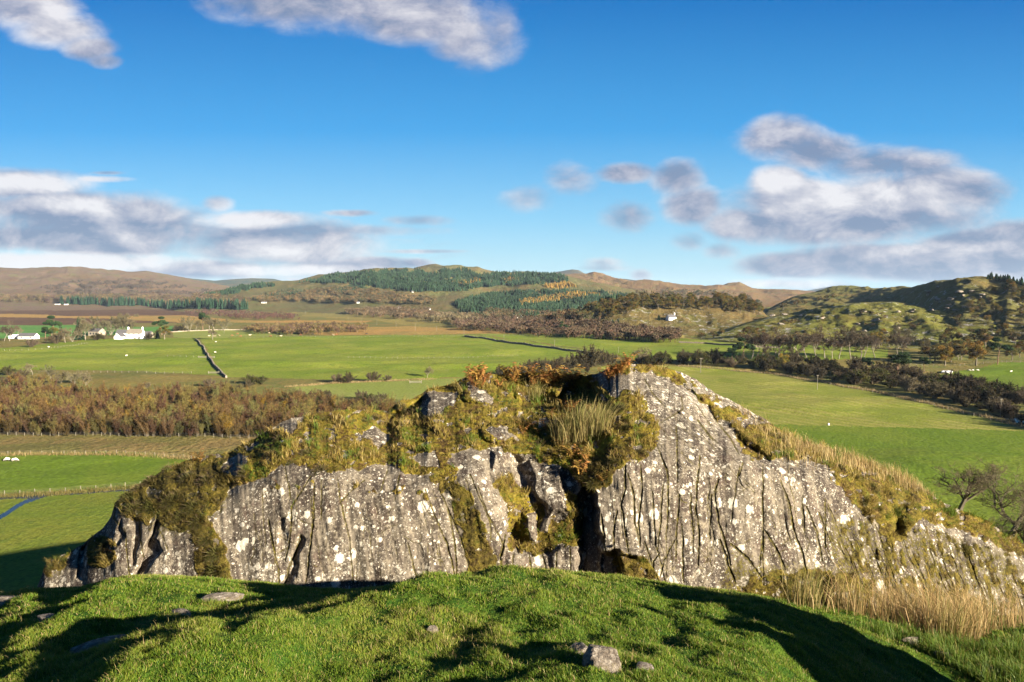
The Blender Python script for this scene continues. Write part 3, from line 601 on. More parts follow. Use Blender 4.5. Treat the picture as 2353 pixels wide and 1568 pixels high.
m, nt, b = new_mat("lichen_rock", .9, .12)
pos = nt.n("ShaderNodeNewGeometry").outputs["Position"]
A_ = lambda k: nt.n("ShaderNodeAttribute", attribute_name=k).outputs["Fac"]
a_veg, a_cr, a_tone, a_li, a_tu = A_("veg"), A_("crack"), A_("tone"), A_("lichen"), A_("tuft")
n_f = nt.noise(pos, 14, 8, .7); n_m = nt.noise(pos, 3.2, 6, .6); n_vf = nt.noise(pos, 60, 4, .7)
n_g = nt.noise(pos, 30, 6, .72); n_h = nt.noise(pos, 7, 8, .74, .2)
a_dk = A_("dark")
rock = nt.mix(nt.sstep(a_tone, -.45, .45), (.044, .035, .029), (.120, .100, .077))
rock = nt.mix(nt.math('MULTIPLY', nt.sstep(n_m, .5, .66), .8), rock, (.062, .042, .034))
rock = nt.mix(nt.math('MULTIPLY', nt.sstep(n_h, .50, .60), .8), rock, (.165, .138, .102))
rock = nt.mix(nt.math('MULTIPLY', nt.sstep(n_h, .46, .36), .75), rock, (.038, .028, .020))
rock = nt.mix(nt.math('MULTIPLY', nt.sstep(n_g, .54, .64), .7), rock, (.20, .17, .128))
rock = nt.mix(nt.math('MULTIPLY', nt.sstep(n_g, .47, .36), .85), rock, (.022, .016, .010))
wpos = nt.vmath('MULTIPLY_ADD', nt.n("ShaderNodeTexNoise", i_Vector=pos, i_Scale=24.0, i_Detail=6.0, i_Roughness=.7).outputs["Color"], (.085,) * 3, pos)
def spots(scale, thr, wd, rmin):
    v = nt.n("ShaderNodeTexVoronoi", feature='F1', i_Vector=wpos, i_Scale=scale)
    rn = nt.n("ShaderNodeSeparateColor"); nt.link(v.outputs["Color"], rn.inputs[0])
    on = nt.math('GREATER_THAN', nt.math('ADD', rn.outputs[0], nt.math('MULTIPLY_ADD', a_li, .16, nt.math('MULTIPLY', nt.math('SUBTRACT', nt.noise(pos, 1.9, 4), .5), 1.0))), thr)
    rad = nt.math('MULTIPLY_ADD', nt.math('POWER', rn.outputs[1], 1.6), .34, rmin)
    d = nt.math('SUBTRACT', v.outputs["Distance"], rad)
    edge = nt.math('ADD', d, nt.math('MULTIPLY', nt.math('SUBTRACT', n_g, .5), .42))
    return nt.math('MULTIPLY', nt.sstep(edge, wd, -wd), on)
L1 = spots(4.6, .78, .02, .07); L2 = spots(9.0, .76, .03, .07); L3 = spots(20, .72, .05, .09); L4 = spots(46, .70, .08, .13)
li = nt.math('MAXIMUM', nt.math('MAXIMUM', L1, L2), nt.math('MAXIMUM', L3, nt.math('MULTIPLY', L4, .9)))
crust = nt.math('MULTIPLY', nt.sstep(nt.math('ADD', nt.noise(pos, 8, 8, .78, .3), nt.math('MULTIPLY', a_li, .09)), .635, .70), .75)
li = nt.math('MAXIMUM', li, crust)
li = nt.math('MULTIPLY', li, nt.math('SUBTRACT', 1.0, nt.math('MULTIPLY', a_cr, .9)))
lc = nt.mix(nt.sstep(n_vf, .35, .65), (.31, .275, .22), (.50, .455, .38))
c = nt.mix(li, rock, lc)
mossc = nt.mix(nt.sstep(n_g, .44, .6), (.018, .014, .005), (.075, .062, .010))
c = nt.mix(nt.math('MULTIPLY', nt.sstep(a_cr, .10, .55), nt.math('MULTIPLY_ADD', nt.sstep(n_m, .35, .6), .35, .62)), c, mossc)
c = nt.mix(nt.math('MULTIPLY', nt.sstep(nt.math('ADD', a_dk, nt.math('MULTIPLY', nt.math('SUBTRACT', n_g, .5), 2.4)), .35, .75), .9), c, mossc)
v1 = nt.noise(pos, 1.6, 5, .65, .5); v2 = nt.noise(pos, 5.5, 6, .7, .3)
vc = nt.mix(nt.sstep(v1, .40, .60), (.085, .065, .009), (.165, .125, .014))
vc = nt.mix(nt.math('MULTIPLY', nt.sstep(v2, .50, .60), .9), vc, (.060, .034, .014))
vc = nt.mix(nt.math('MULTIPLY', nt.sstep(v2, .45, .36), .75), vc, (.075, .095, .011))
vc = nt.mix(nt.math('MULTIPLY', nt.sstep(n_f, .52, .64), .6), vc, (.24, .175, .05))
vc = nt.mix(nt.math('MULTIPLY', nt.sstep(n_f, .46, .36), .85), vc, (.020, .015, .006))
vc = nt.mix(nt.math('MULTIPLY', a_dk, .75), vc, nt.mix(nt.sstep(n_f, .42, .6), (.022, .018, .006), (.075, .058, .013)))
vf = nt.math('ADD', a_veg, nt.math('ADD', nt.math('MULTIPLY', nt.math('SUBTRACT', n_f, .5), 1.2), nt.math('MULTIPLY', nt.math('SUBTRACT', n_g, .5), 1.0)))
c = nt.mix(nt.sstep(vf, .38, .58), c, vc)
c = nt.mix(1.0, c, (1.0, 1.0, .96), "MULTIPLY")
nt.link(c, b.inputs["Base Color"])
h = nt.math('ADD', nt.math('MULTIPLY', n_f, .5), nt.math('ADD', nt.math('MULTIPLY', li, .10), nt.math('MULTIPLY', nt.math('MULTIPLY', n_vf, a_veg), 1.2)))
h = nt.math('ADD', h, nt.math('MULTIPLY', n_vf, .18))
bump(nt, b, h, .75, .035); M_rock = m
om = mk_mesh("rock_outcrop", ALL.reshape(-1, 3), [oq], M_rock, True, attrs={"veg": padv(veg).ravel(), "crack": padv(crack).ravel(), "tone": padv(tone).ravel(), "lichen": padv(lich_hi).ravel(), "tuft": padv(tuft).ravel(), "dark": padv(dark).ravel()})
tag(obj("rock_outcrop", om), "broad grey rock outcrop spotted with white lichen, mossy turf on top", "rock outcrop")

def osurf(x, y):
    """point and normal on the outcrop at a photo pixel"""
    x = np.atleast_1d(np.asarray(x, float)); y = np.atleast_1d(np.asarray(y, float))
    i = np.clip(np.searchsorted(xo, x), 1, NXO - 2)
    t = np.clip((y - yb[i]) / (ye[i] - yb[i]), 0.02, .985); j = np.clip((t * (NT_ - 1)).astype(int), 1, NT_ - 2)
    return OP[i, j], ON[i, j]

# ------------------------------------------------------------------ grass knoll in the foreground
ED = np.array([(-700, 1400, 6.2), (0, 1372, 6.4), (54, 1358, 6.4), (112, 1356, 6.4), (190, 1350, 6.4), (255, 1331, 6.5), (323, 1322, 6.6), (408, 1324, 6.5), (510, 1334, 6.4), (612, 1341, 6.3), (714, 1353, 6.3), (800, 1356, 6.3), (861, 1355, 6.4), (969, 1340, 6.5), (1077, 1335, 6.5), (1149, 1322, 6.6),
  (1257, 1313, 6.7), (1293, 1312, 6.7), (1365, 1320, 6.6), (1437, 1328, 6.6), (1545, 1346, 6.5), (1600, 1354, 6.5), (1655, 1359, 6.5), (1743, 1372, 6.5), (1791, 1382, 6.6), (1842, 1392, 6.8), (1927, 1402, 7.4), (2063, 1412, 8.6), (2165, 1416, 9.2), (2353, 1418, 9.8), (2700, 1450, 10.5), (3100, 1500, 11)], float)
eu, es = sl(ED[:, 0], ED[:, 1])
def knoll(X, Y):
    Yc = np.maximum(Y, .05); u = np.clip(X / np.maximum(Yc, 1.5), -1.6, 1.6)
    s = np.interp(u, eu, es); E = np.interp(u, eu, ED[:, 2])
    v = Yc / E
    drop = s * E / 2 * (1 + v * v)
    over = np.maximum(Yc - E, 0); drop = drop + .28 * over ** 1.6 * np.interp(u, [.4, .6], [1, .35])
    a_ = .82 * X - .57 * Y; p_ = .57 * X + .82 * Y; win = sstep(.7, 1.5, p_) * sstep(4.9, 4.0, p_); a0 = np.interp(p_, [1.2, 3.8], [-2.7, -3.0])
    ridge = (.115 * np.exp(-((a_ - a0) / .5) ** 2) - .05 * np.exp(-((a_ - a0 + 1.0) / .5) ** 2)) * win + (.045 * np.exp(-((a_ - a0 + 1.15 * np.clip(p_ - .3, 0, 2)) / .28) ** 2)) * sstep(.8, 1.3, p_) * sstep(3.2, 2.4, p_)
    bumps = .03 * fbm(X / .34, Y / .30, 81, 3) + .05 * gnoise(X / 1.3, Y / 1.0, 83) + ridge
    return CAMZ - drop + bumps * sstep(E * 1.0, E * .72, Yc) + .25 * bumps
kx = np.linspace(-9.5, 11, 560); ky = np.concatenate([np.linspace(-6, 2, 60)[:-1], np.linspace(2, 12.2, 330)])
KX, KY = np.meshgrid(kx, ky, indexing='ij'); KZ = knoll(KX, KY)
KZ = np.where(KY < 1.2, KZ + np.minimum(0, (KY - 1.2)) * .1, KZ)
ki = np.arange(KX.size).reshape(KX.shape)
kq = np.stack([ki[:-1, :-1], ki[1:, :-1], ki[1:, 1:], ki[:-1, 1:]], -1).reshape(-1, 4)
m, nt, b = new_mat("turf", .95, .05); pos = nt.n("ShaderNodeNewGeometry").outputs["Position"]
c = nt.mix(nt.sstep(nt.noise(pos, 5, 5, .7), .4, .6), (.02, .05, .006), (.05, .085, .01)); c = nt.mix(nt.math('MULTIPLY', nt.sstep(nt.noise(pos, 2.2, 5, .65), .55, .68), .7), c, (.12, .09, .025))
nt.link(c, b.inputs["Base Color"]); bump(nt, b, nt.noise(pos, 30, 4), .8, .03); M_turf = m
tag(obj("grass_bank", mk_mesh("grass_bank", np.stack([KX.ravel(), KY.ravel(), KZ.ravel()], 1), [kq], M_turf, True)), "green turf bank at the viewer's feet in front of the rock", None, None, "structure")

# ------------------------------------------------------------------ small plants near the viewer
def blades(P, up, h, w, lean, col, tipcol=None):
    n = len(P); h = h[:, None]; w = w[:, None]
    a = rng.uniform(0, 2 * math.pi, n); side = np.stack([np.cos(a), np.sin(a), 0 * a], 1) * w
    mid = P + up * h * .6 + lean * h * .28; tip = P + up * h + lean * h
    V = np.stack([P - side, P + side, mid + side * .75, mid - side * .75, tip], 1).reshape(-1, 3)
    k = np.arange(n)[:, None] * 5
    Q = k + np.array([[0, 1, 2, 3]]); T = k + np.array([[3, 2, 4]])
    tc = col if tipcol is None else tipcol
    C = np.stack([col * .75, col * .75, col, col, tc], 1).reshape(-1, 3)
    return V, T, Q, C
def rcol(n, cols, p, jit=.15):
    c = np.array(cols, float)[rng.choice(len(cols), n, p=np.array(p) / np.sum(p))]
    return c * rng.uniform(1 - jit, 1 + jit, (n, 1)) * rng.uniform(.93, 1.07, (n, 3))
M_blade = leaf_mat("grass_blade", .35, 0, 0, .55, .25); M_dry = leaf_mat("dry_stalk", .3, .01, .15, .6, .25)
M_heath = leaf_mat("heather_sprig", .15, .03, .35, .8, .1); M_brack = leaf_mat("bracken_frond", .35, .02, .3, .7, .15)

# turf blades on the bank
n = 900000
u = rng.uniform(-.98, .98, n); E = np.interp(u, eu, ED[:, 2]); Y = np.exp(rng.uniform(np.log(2.35), np.log(E + .35)))
X = u * Y; Z = knoll(X, Y)
cl = fbm(X / .16, Y / .16, 91, 3); cl2 = fbm(X / .7, Y / .6, 92, 3); big_ = fbm(X / 2.2, Y / 2.0, 93, 2)
keep = rng.uniform(size=n) < np.clip(.75 + .5 * cl, .25, 1); 
X, Y, Z, cl, cl2, big_ = [a[keep] for a in (X, Y, Z, cl, cl2, big_)]; n = len(X)
h = (.011 + .013 * np.clip(cl + .4, 0, 1.2) + .008 * np.clip(cl2, 0, 1)) * rng.uniform(.6, 1.5, n); wd = .0010 * np.maximum(1, Y / 3.2) * rng.uniform(.8, 1.4, n)
a = rng.uniform(0, 2 * math.pi, n); le = np.stack([np.cos(a), np.sin(a), -.2 + 0 * a], 1) * rng.uniform(.15, .9, (n, 1))
green = rcol(n, [(.060, .120, .008), (.090, .155, .010), (.135, .185, .015), (.19, .21, .025), (.26, .20, .07)], [3, 4, 3, 1.6, .55])
yel = rcol(n, [(.15, .19, .02), (.22, .22, .03), (.28, .22, .075)], [4, 3, 1.2])
mixf = sstep(-.05, .45, .6 * big_ + .5 * cl2 + rng.uniform(-.25, .25, n))[:, None]
col = lerp(green, yel, mixf * .72)
dead = rng.uniform(size=n) < .015 + .05 * np.clip(cl2, 0, 1); col = np.where(dead[:, None], rcol(n, [(.34, .26, .11), (.26, .19, .08)], [1, 1]), col); h = np.where(dead, h * 1.5, h)
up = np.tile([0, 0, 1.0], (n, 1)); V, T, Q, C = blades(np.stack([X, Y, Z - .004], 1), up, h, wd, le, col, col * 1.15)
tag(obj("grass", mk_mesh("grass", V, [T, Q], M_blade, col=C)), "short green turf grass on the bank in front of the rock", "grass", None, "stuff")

def kpt(x, y):
    """first meeting of a photo sight line with the grass bank"""
    u, q = sl(np.asarray(x, float), np.asarray(y, float)); s = np.interp(u, eu, es); E = np.interp(u, eu, ED[:, 2])
    r = np.maximum(q / s, 1.0); Y = E * (r - np.sqrt(r * r - 1)); X = u * Y
    return X, Y, knoll(X, Y)

# tall dry grass: below the rock on the right, and along the ridge behind it
def tall_grass(name, label, P, hmin, hmax, cols, p, wd=.0022, windx=-.25):
    n = len(P); h = rng.uniform(hmin, hmax, n) * rng.uniform(.6, 1.1, n) * np.clip(.85 + .6 * fbm(P[:, 0] / .35, P[:, 1] / .35, 94, 2), .35, 1.5)
    a = rng.uniform(0, 2 * math.pi, n); le = np.stack([np.cos(a) + windx * 2, np.sin(a), -.25 + 0 * a], 1) * rng.uniform(.08, .75, (n, 1)) ** 1.2
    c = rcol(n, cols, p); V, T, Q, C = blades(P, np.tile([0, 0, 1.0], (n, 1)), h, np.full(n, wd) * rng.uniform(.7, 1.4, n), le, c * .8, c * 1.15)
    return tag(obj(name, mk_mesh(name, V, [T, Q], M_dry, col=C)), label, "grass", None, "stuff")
TAN = [(.42, .29, .115), (.32, .21, .075), (.21, .15, .05), (.52, .38, .18), (.11, .12, .025)]
q = scatter([(1800, 1392), (1900, 1388), (2060, 1396), (2200, 1402), (2420, 1420), (2420, 1440), (2290, 1450), (2240, 1480), (2150, 1468), (2050, 1440), (1940, 1416)], 9500)
q = q[rng.uniform(size=len(q)) < np.clip(.6 + .9 * gnoise(q[:, 0] / 45, q[:, 1] / 30, 95), .12, 1)]
X, Y, Z = kpt(q[:, 0], q[:, 1])
keep = rng.uniform(size=len(X)) < np.interp(q[:, 0], [1800, 1900, 1980, 2240, 2300, 2420], [.15, .45, 1, 1, .6, .3]); X, Y, Z = X[keep], Y[keep], Z[keep]
tall_grass("tall_dry_grass", "tan rushy grass growing in the hollow below the rock's right end", np.stack([X, Y, Z], 1), .22, .62, TAN, [4, 4, 3, 2, 2])
q = scatter([(1960, 1440), (2150, 1470), (2240, 1490), (2420, 1450), (2420, 1600), (2300, 1600), (2200, 1540), (2090, 1480)], 9000)
X, Y, Z = kpt(q[:, 0], q[:, 1])
tall_grass("rough_grass", "rough olive grass on the slope running down to the hollow", np.stack([X, Y, Z], 1), .06, .20, [(.09, .15, .014), (.13, .16, .02), (.22, .17, .05), (.06, .11, .012)], [5, 3, 1, 3])
q = np.stack([rng.uniform(1690, 2150, 4800), np.zeros(4800)], 1); ce = np.interp(q[:, 0], xo, ye)
q[:, 1] = ce + np.abs(rng.normal(0, 1, len(q))) * np.interp(q[:, 0], [1690, 1780, 1850, 1960, 2100, 2150], [6, 45, 26, 16, 10, 4])
q = q[rng.uniform(size=len(q)) < np.interp(q[:, 0], [1690, 1780, 1830, 2080, 2150], [.15, .5, 1, .9, .1])]
P, Nn = osurf(q[:, 0], q[:, 1])
tall_grass("ridge_grass", "pale tan grass fringe along the rock's right ridge", P, .07, .25, [(.48, .34, .15), (.36, .25, .09), (.22, .17, .055), (.56, .42, .21)], [5, 4, 2, 3])
# mossy turf tufts over the top of the rock
wgt = (veg > .55) & (TO > .1); I, J = np.where(wgt)
k = rng.choice(len(I), 170000); I, J = I[k], J[k]
P = OP[I, J] + rng.normal(0, .006, (len(I), 3)); Nn = ON[I, J]
x_, y_ = XO[I, J], YO[I, J]
f1 = fbm(x_ / 38, y_ / 26, 96, 3); f2 = fbm(x_ / 15, y_ / 12, 97, 2); f3 = fbm(x_ / 70 + 9, y_ / 50, 98, 3)
keep = (rng.uniform(size=len(I)) < np.clip(.55 + .8 * f2, .08, 1)) & ((x_ < 1955) | (y_ < np.interp(x_, [1955, 2353, 2600], [1200, 1310, 1440])) | (rng.uniform(size=len(I)) < .3))
I, J, P, Nn, f1, f2, f3 = [a[keep] for a in (I, J, P, Nn, f1, f2, f3)]; n = len(P)
h = (.014 + .045 * np.clip(f1 + .15, 0, 1) ** 1.3) * rng.uniform(.5, 1.7, n) * (1 + 1.3 * sstep(.15, .5, f1)) * (1 - .6 * np.clip(dark[I, J], 0, 1))
moss = rcol(n, [(.095, .078, .010), (.16, .12, .014), (.07, .08, .010)], [4, 3, 2]); brown = rcol(n, [(.085, .042, .018), (.06, .037, .014), (.14, .075, .026)], [3, 3, 2])
strw = rcol(n, [(.32, .23, .06), (.26, .20, .045), (.38, .29, .11)], [3, 4, 2]); grn = rcol(n, [(.09, .14, .014), (.12, .16, .02)], [1, 1])
col = moss; dk_ = dark[I, J][:, None]; col = col; col = np.where((f3 > .12)[:, None], brown, col); col = np.where((f1 > .05)[:, None] & (rng.uniform(size=(n, 1)) < .8), strw, col); col = np.where((f3 < -.30)[:, None], grn, col)
a = rng.uniform(0, 2 * math.pi, n); le = np.stack([np.cos(a), np.sin(a), -.3 + 0 * a], 1) * rng.uniform(.2, .9, (n, 1))
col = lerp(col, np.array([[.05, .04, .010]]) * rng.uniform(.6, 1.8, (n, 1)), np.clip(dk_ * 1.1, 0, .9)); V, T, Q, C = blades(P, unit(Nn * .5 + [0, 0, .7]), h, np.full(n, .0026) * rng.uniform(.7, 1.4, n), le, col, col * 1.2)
tag(obj("mossy_turf", mk_mesh("mossy_turf", V, [T, Q], M_blade, col=C)), "yellow green moss and grass tufts covering the top of the rock", "moss", None, "stuff")

# heather bushes
def heather_mesh(seed, flower):
    r = np.random.default_rng(seed); n = 900
    az = r.uniform(0, 2 * math.pi, n); el = np.arccos(r.uniform(.05, 1, n)); rad = .5 * (r.uniform(.3, 1, n) ** .5) * (1 + .25 * gnoise(az * 1.3, el * 2, seed))
    d = np.stack([np.cos(az) * np.sin(el), np.sin(az) * np.sin(el), np.cos(el) * .85], 1)
    base = d * rad[:, None] * .45; hh = rad * r.uniform(.35, .75, n)
    le = r.normal(0, .35, (n, 3)); col = np.array([(.045, .045, .012)]) * r.uniform(.6, 1.6, (n, 1)); tip = np.where(r.uniform(size=(n, 1)) < flower, np.array([(.17, .105, .085)]), np.array([(.10, .085, .02)])) * r.uniform(.6, 1.4, (n, 1))
    V, T, Q, C = blades(base, d, hh, np.full(n, .011), le, col, tip)
    return mk_mesh("heather_bush", V, [T, Q], M_heath, col=C)
HM = [heather_mesh(i, f) for i, f in enumerate((.75, .25, .5))]
HPOS = [(292, 1140, .7, 1), (318, 1118, .6, 0), (345, 1098, .7, 0), (386, 1076, .6, 0), (432, 1098, .8, 0), (470, 1105, .7, 0), (305, 1172, .7, 1), (345, 1165, .8, 1), (395, 1150, .9, 1), (412, 1185, .7, 1), (445, 1165, .8, 1), (455, 1200, .7, 1),
  (478, 1235, .7, 1), (495, 1270, .8, 1), (490, 1312, .8, 1), (240, 1255, .5, 1), (228, 1285, .5, 1), (735, 1078, .7, 0), (700, 1040, .6, 0), (625, 1045, .5, 0), (560, 1085, .6, 0), (525, 1075, .5, 0), (790, 975, .6, 0), (835, 968, .5, 0), (740, 968, .5, 1), (862, 960, .5, 0),
  (905, 952, .6, 1), (925, 938, .6, 0), (950, 950, .5, 0), (985, 960, .4, 2), (1010, 990, .4, 2), (1195, 965, .6, 0), (1180, 990, .45, 0), (1240, 1022, .65, 0), (1262, 1045, .5, 0), (1402, 958, .7, 0), (1425, 940, .6, 0), (1372, 978, .5, 0), (1345, 1085, .7, 1), (1362, 1110, .55, 1), (1390, 1095, .5, 1), (1320, 1070, .5, 2),
  (1465, 1005, .6, 1), (1440, 985, .6, 1), (1480, 960, .5, 1), (1500, 1010, .45, 1), (1470, 1040, .5, 2), (1410, 1060, .5, 2), (1420, 1030, .5, 2), (1795, 1012, .6, 0), (1770, 1000, .5, 1), (1690, 1000, .4, 1), (1930, 1075, .6, 1), (1965, 1095, .6, 1), (2005, 1120, .6, 1), (2040, 1135, .5, 1), (2095, 1140, .5, 0), (1985, 1150, .5, 1), (2065, 1180, .4, 1), (2020, 1170, .5, 2),
  (2130, 1175, .4, 1), (640, 1010, .5, 0), (585, 1050, .45, 1), (885, 1030, .4, 0), (820, 1040, .4, 0), (665, 1065, .4, 2), (1100, 950, .4, 2), (1135, 935, .4, 0), (1170, 935, .45, 0), (120, 1300, .5, 1), (140, 1288, .5, 2), (310, 1160, .5, 2)]
HL = ["purple brown heather bush on the mossy left shoulder of the rock", "olive heather bush on the left end of the rock above the field", "heather bush among the moss on top of the rock", "dark heather bush on the rock's right slope below the tan grass"]
for i, (x, y, s, v) in enumerate(HPOS):
    P, Nn = osurf(x, y); o = obj("heather_bush", HM[v], None, P[0] - Nn[0] * .04)
    o.rotation_euler = Vector(unit(Nn[0] * .6 + np.array([0, 0, .5]))).to_track_quat('Z', 'Y').to_euler(); o.scale = (s * .46 * rng.uniform(.85, 1.3), s * .46, s * .36 * rng.uniform(.8, 1.2))
    lb = HL[1] if x < 330 else HL[0] if x < 560 else HL[3] if x > 1690 else HL[2]
    tag(o, lb, "heather", "heather bushes growing on the rock")
# bracken
def bracken_mesh(seed):
    r = np.random.default_rng(seed); mb = MB()
    for k in range(7):
        az = r.uniform(0, 2 * math.pi); L = r.uniform(.7, 1.1); d = np.array([math.cos(az), math.sin(az), 0]); s = np.linspace(0, 1, 12)
        arc = r.uniform(.35, .9); pts = d[None] * (s ** 1.3 * arc * L)[:, None] * .8 + np.array([0, 0, 1.0])[None] * (np.sin(s * 1.9) * L * .85)[:, None] + r.normal(0, .02, (12, 3))
        c = np.array((.36, .19, .055)) * r.uniform(.6, 1.3) * np.array([1, r.uniform(.85, 1.2), 1]); mb.tube(pts, np.linspace(.008, .003, 12), 3, c * .6)
        for j in range(3, 12):
            w = .30 * L * (1 - (j - 2) / 10.5); sd = np.cross(d, [0, 0, 1.0])
            for sg in (-1, 1):
                a = pts[j]; tip = a + sd * sg * w + d * w * .25 + np.array([0, 0, r.uniform(-.5, .1) * w]); o = d * .035
                mb.add([a - o, a + o, tip, (a + tip) / 2 + o * 1.5, (a + tip) / 2 - o * 1.3], [(0, 4, 2), (4, 3, 2), (0, 1, 3), (0, 3, 4)], None, c * r.uniform(.8, 1.2))
    return mb.mesh("bracken_plant", M_brack)
BM = [bracken_mesh(i) for i in range(3)]
BP = [(rng.uniform(1075, 1335), None) for _ in range(30)] + [(x, None) for x in (1398, 1404, 1410, 1416, 1422, 1428, 1436, 1444, 1395, 1413)]
BQ = [(1215, 985), (1235, 1000), (1255, 990), (1200, 1000), (1270, 960), (1290, 945), (1310, 950), (1322, 940), (1340, 930), (1352, 945), (1300, 925), (1285, 975), (1330, 1050), (1322, 1075), (1335, 1090), (1345, 1060), (1312, 1055), (1330, 1110), (1225, 890), (1260, 885), (1290, 880), (1180, 885), (1145, 890), (1310, 890), (1390, 1110), (1290, 1030), (460, 1062), (448, 1058)]
for i, (x, y) in enumerate(BP + BQ):
    if y is None: y = float(np.interp(x, xo, ye)) + rng.uniform(4, 30)
    P, Nn = osurf(x, y); o = obj("bracken_plant", BM[i % 3], None, P[0] - [0, 0, .03]); o.rotation_euler = (rng.normal(0, .15), rng.normal(0, .15), rng.uniform(0, 6.28)); s = rng.uniform(.18, .32) * (1.1 if y < 900 else .85); o.scale = (s, s, s)
    tag(o, "rusty bracken plant on the crest of the rock" if y < 905 else "rusty bracken plant in the mossy dip below the crest", "bracken", "bracken on the rock")
# rush tufts
def rush_mesh(seed, n=170):
    r = np.random.default_rng(seed); P = np.stack([r.normal(0, .19, n), r.normal(0, .12, n), np.zeros(n)], 1); h = r.uniform(.3, .95, n)
    le = np.stack([P[:, 0] * .8 + .12, P[:, 1] * .8, np.zeros(n)], 1) + r.normal(0, .15, (n, 3)); c = np.array([(.21, .21, .05), (.33, .26, .085), (.43, .34, .14)])[r.integers(0, 3, n)] * r.uniform(.7, 1.2, (n, 1))
    V, T, Q, C = blades(P, np.tile([0, 0, 1.0], (n, 1)), h, np.full(n, .005), le, c * .7, c * 1.15); return mk_mesh("rush_tuft", V, [T, Q], M_dry, col=C)
RM = [rush_mesh(i) for i in range(3)]
for i, (x, y, s) in enumerate([(1290, 1005, .5), (1312, 1012, .55), (1335, 1010, .6), (1355, 1006, .6), (1375, 1000, .55), (1322, 992, .55), (1350, 990, .5), (1230, 918, .42), (1385, 985, .45), (1300, 1020, .4), (1850, 1396, .5), (2180, 1470, .5)]):
    if y > 1300: X, Y, Z = kpt(x, y); P = np.array([[X, Y, Z]])
    else: P, Nn = osurf(x, y)
    o = obj("rush_tuft", RM[i % 3], None, P[0]); o.rotation_euler = (0, 0, rng.uniform(-.5, .5)); o.scale = (s,) * 3
    tag(o, "small rush tuft by the dark hollow under the crest" if i == 7 else "tall pale rush tuft in the hollow foot of the rock" if y > 1300 else "pale green rush tuft in the clump below the bracken", "rushes", "rush tufts")
# stones bedded in the turf
def stone_mesh(seed, mat, sub=4):
    import bmesh
    bm = bmesh.new(); bmesh.ops.create_icosphere(bm, subdivisions=sub, radius=1.0); me = bpy.data.meshes.new("stone"); bm.to_mesh(me); bm.free()
    co = np.empty(len(me.vertices) * 3, np.float32); me.vertices.foreach_get("co", co); co = co.reshape(-1, 3)
    r = np.random.default_rng(seed)
    for k in range(9):                                   # flat broken faces
        d = unit(r.normal(0, 1, 3)); lim = r.uniform(.45, .8); t = co @ d; co = co - np.maximum(t - lim, 0)[:, None] * d[None] * .9
    co = co + .06 * unit(co) * (fbm(co[:, 0] * 2 + seed, co[:, 1] * 2 + co[:, 2] * 1.7, seed, 4))[:, None]
    me.vertices.foreach_set("co", co.astype(np.float32).ravel()); me.update(); me.materials.append(mat); return me
m, nt, b = new_mat("field_stone", .85, .15); pos = nt.n("ShaderNodeTexCoord").outputs["Object"]
c = nt.mix(nt.sstep(nt.noise(pos, 2.5, 8, .7), .4, .62), (.12, .095, .07), (.27, .23, .18)); c = nt.mix(nt.sstep(nt.noise(pos, 5, 8, .75, .3), .58, .64), c, (.42, .39, .33)); c = nt.mix(nt.math('MULTIPLY', nt.sstep(nt.noise(pos, 1.7, 5), .58, .7), .7), c, (.12, .10, .02))
nt.link(c, b.inputs["Base Color"]); bump(nt, b, nt.noise(pos, 7, 8, .7), .7, .12); M_stone = m
for i, (x, y, rx, ry, rz, lb) in enumerate([(1392, 1545, .105, .09, .105, "pointed grey brown stone standing in the turf, largest of the three near the viewer"), (1326, 1503, .062, .05, .04, "low grey stone in the turf just left of the pointed stone"), (1478, 1552, .05, .05, .022, "small pale stone sunk in turf right of the pointed stone"),
   (228, 1468, .17, .12, .055, "flat tan slab of rock breaking through the turf on the left"), (410, 1392, .085, .06, .03, "small flat rock in the left turf below the longer pale one"), (508, 1372, .15, .08, .04, "long pale flat rock in the turf near the rock face"), (994, 1462, .035, .03, .025, "tiny pale stone in the middle of the turf"),
   (105, 1436, .07, .05, .025, "half buried tan stone in the left turf above the slab"), (10, 1392, .30, .16, .06, "lichen covered flat rock at the turf's left edge"), (2170, 1512, .09, .06, .05, "rounded stone at the shaded edge of the slope on the right"), (375, 1447, .05, .04, .03, "small brown stone right above the tan slab"), (640, 1662, .06, .05, .03, "grey stone at the bottom edge of the turf"), (2090, 1475, .12, .07, .05, "dark flat stone on the shaded slope above the rounded one")]):
    X, Y, Z = kpt(x, y); o = obj("stone", stone_mesh(i + 3, M_stone), None, (X, Y, Z + rz * .25)); o.scale = (rx, ry, rz); o.rotation_euler = (0, 0, rng.uniform(-.6, .6)); tag(o, lb, "stone", "stones in the turf")

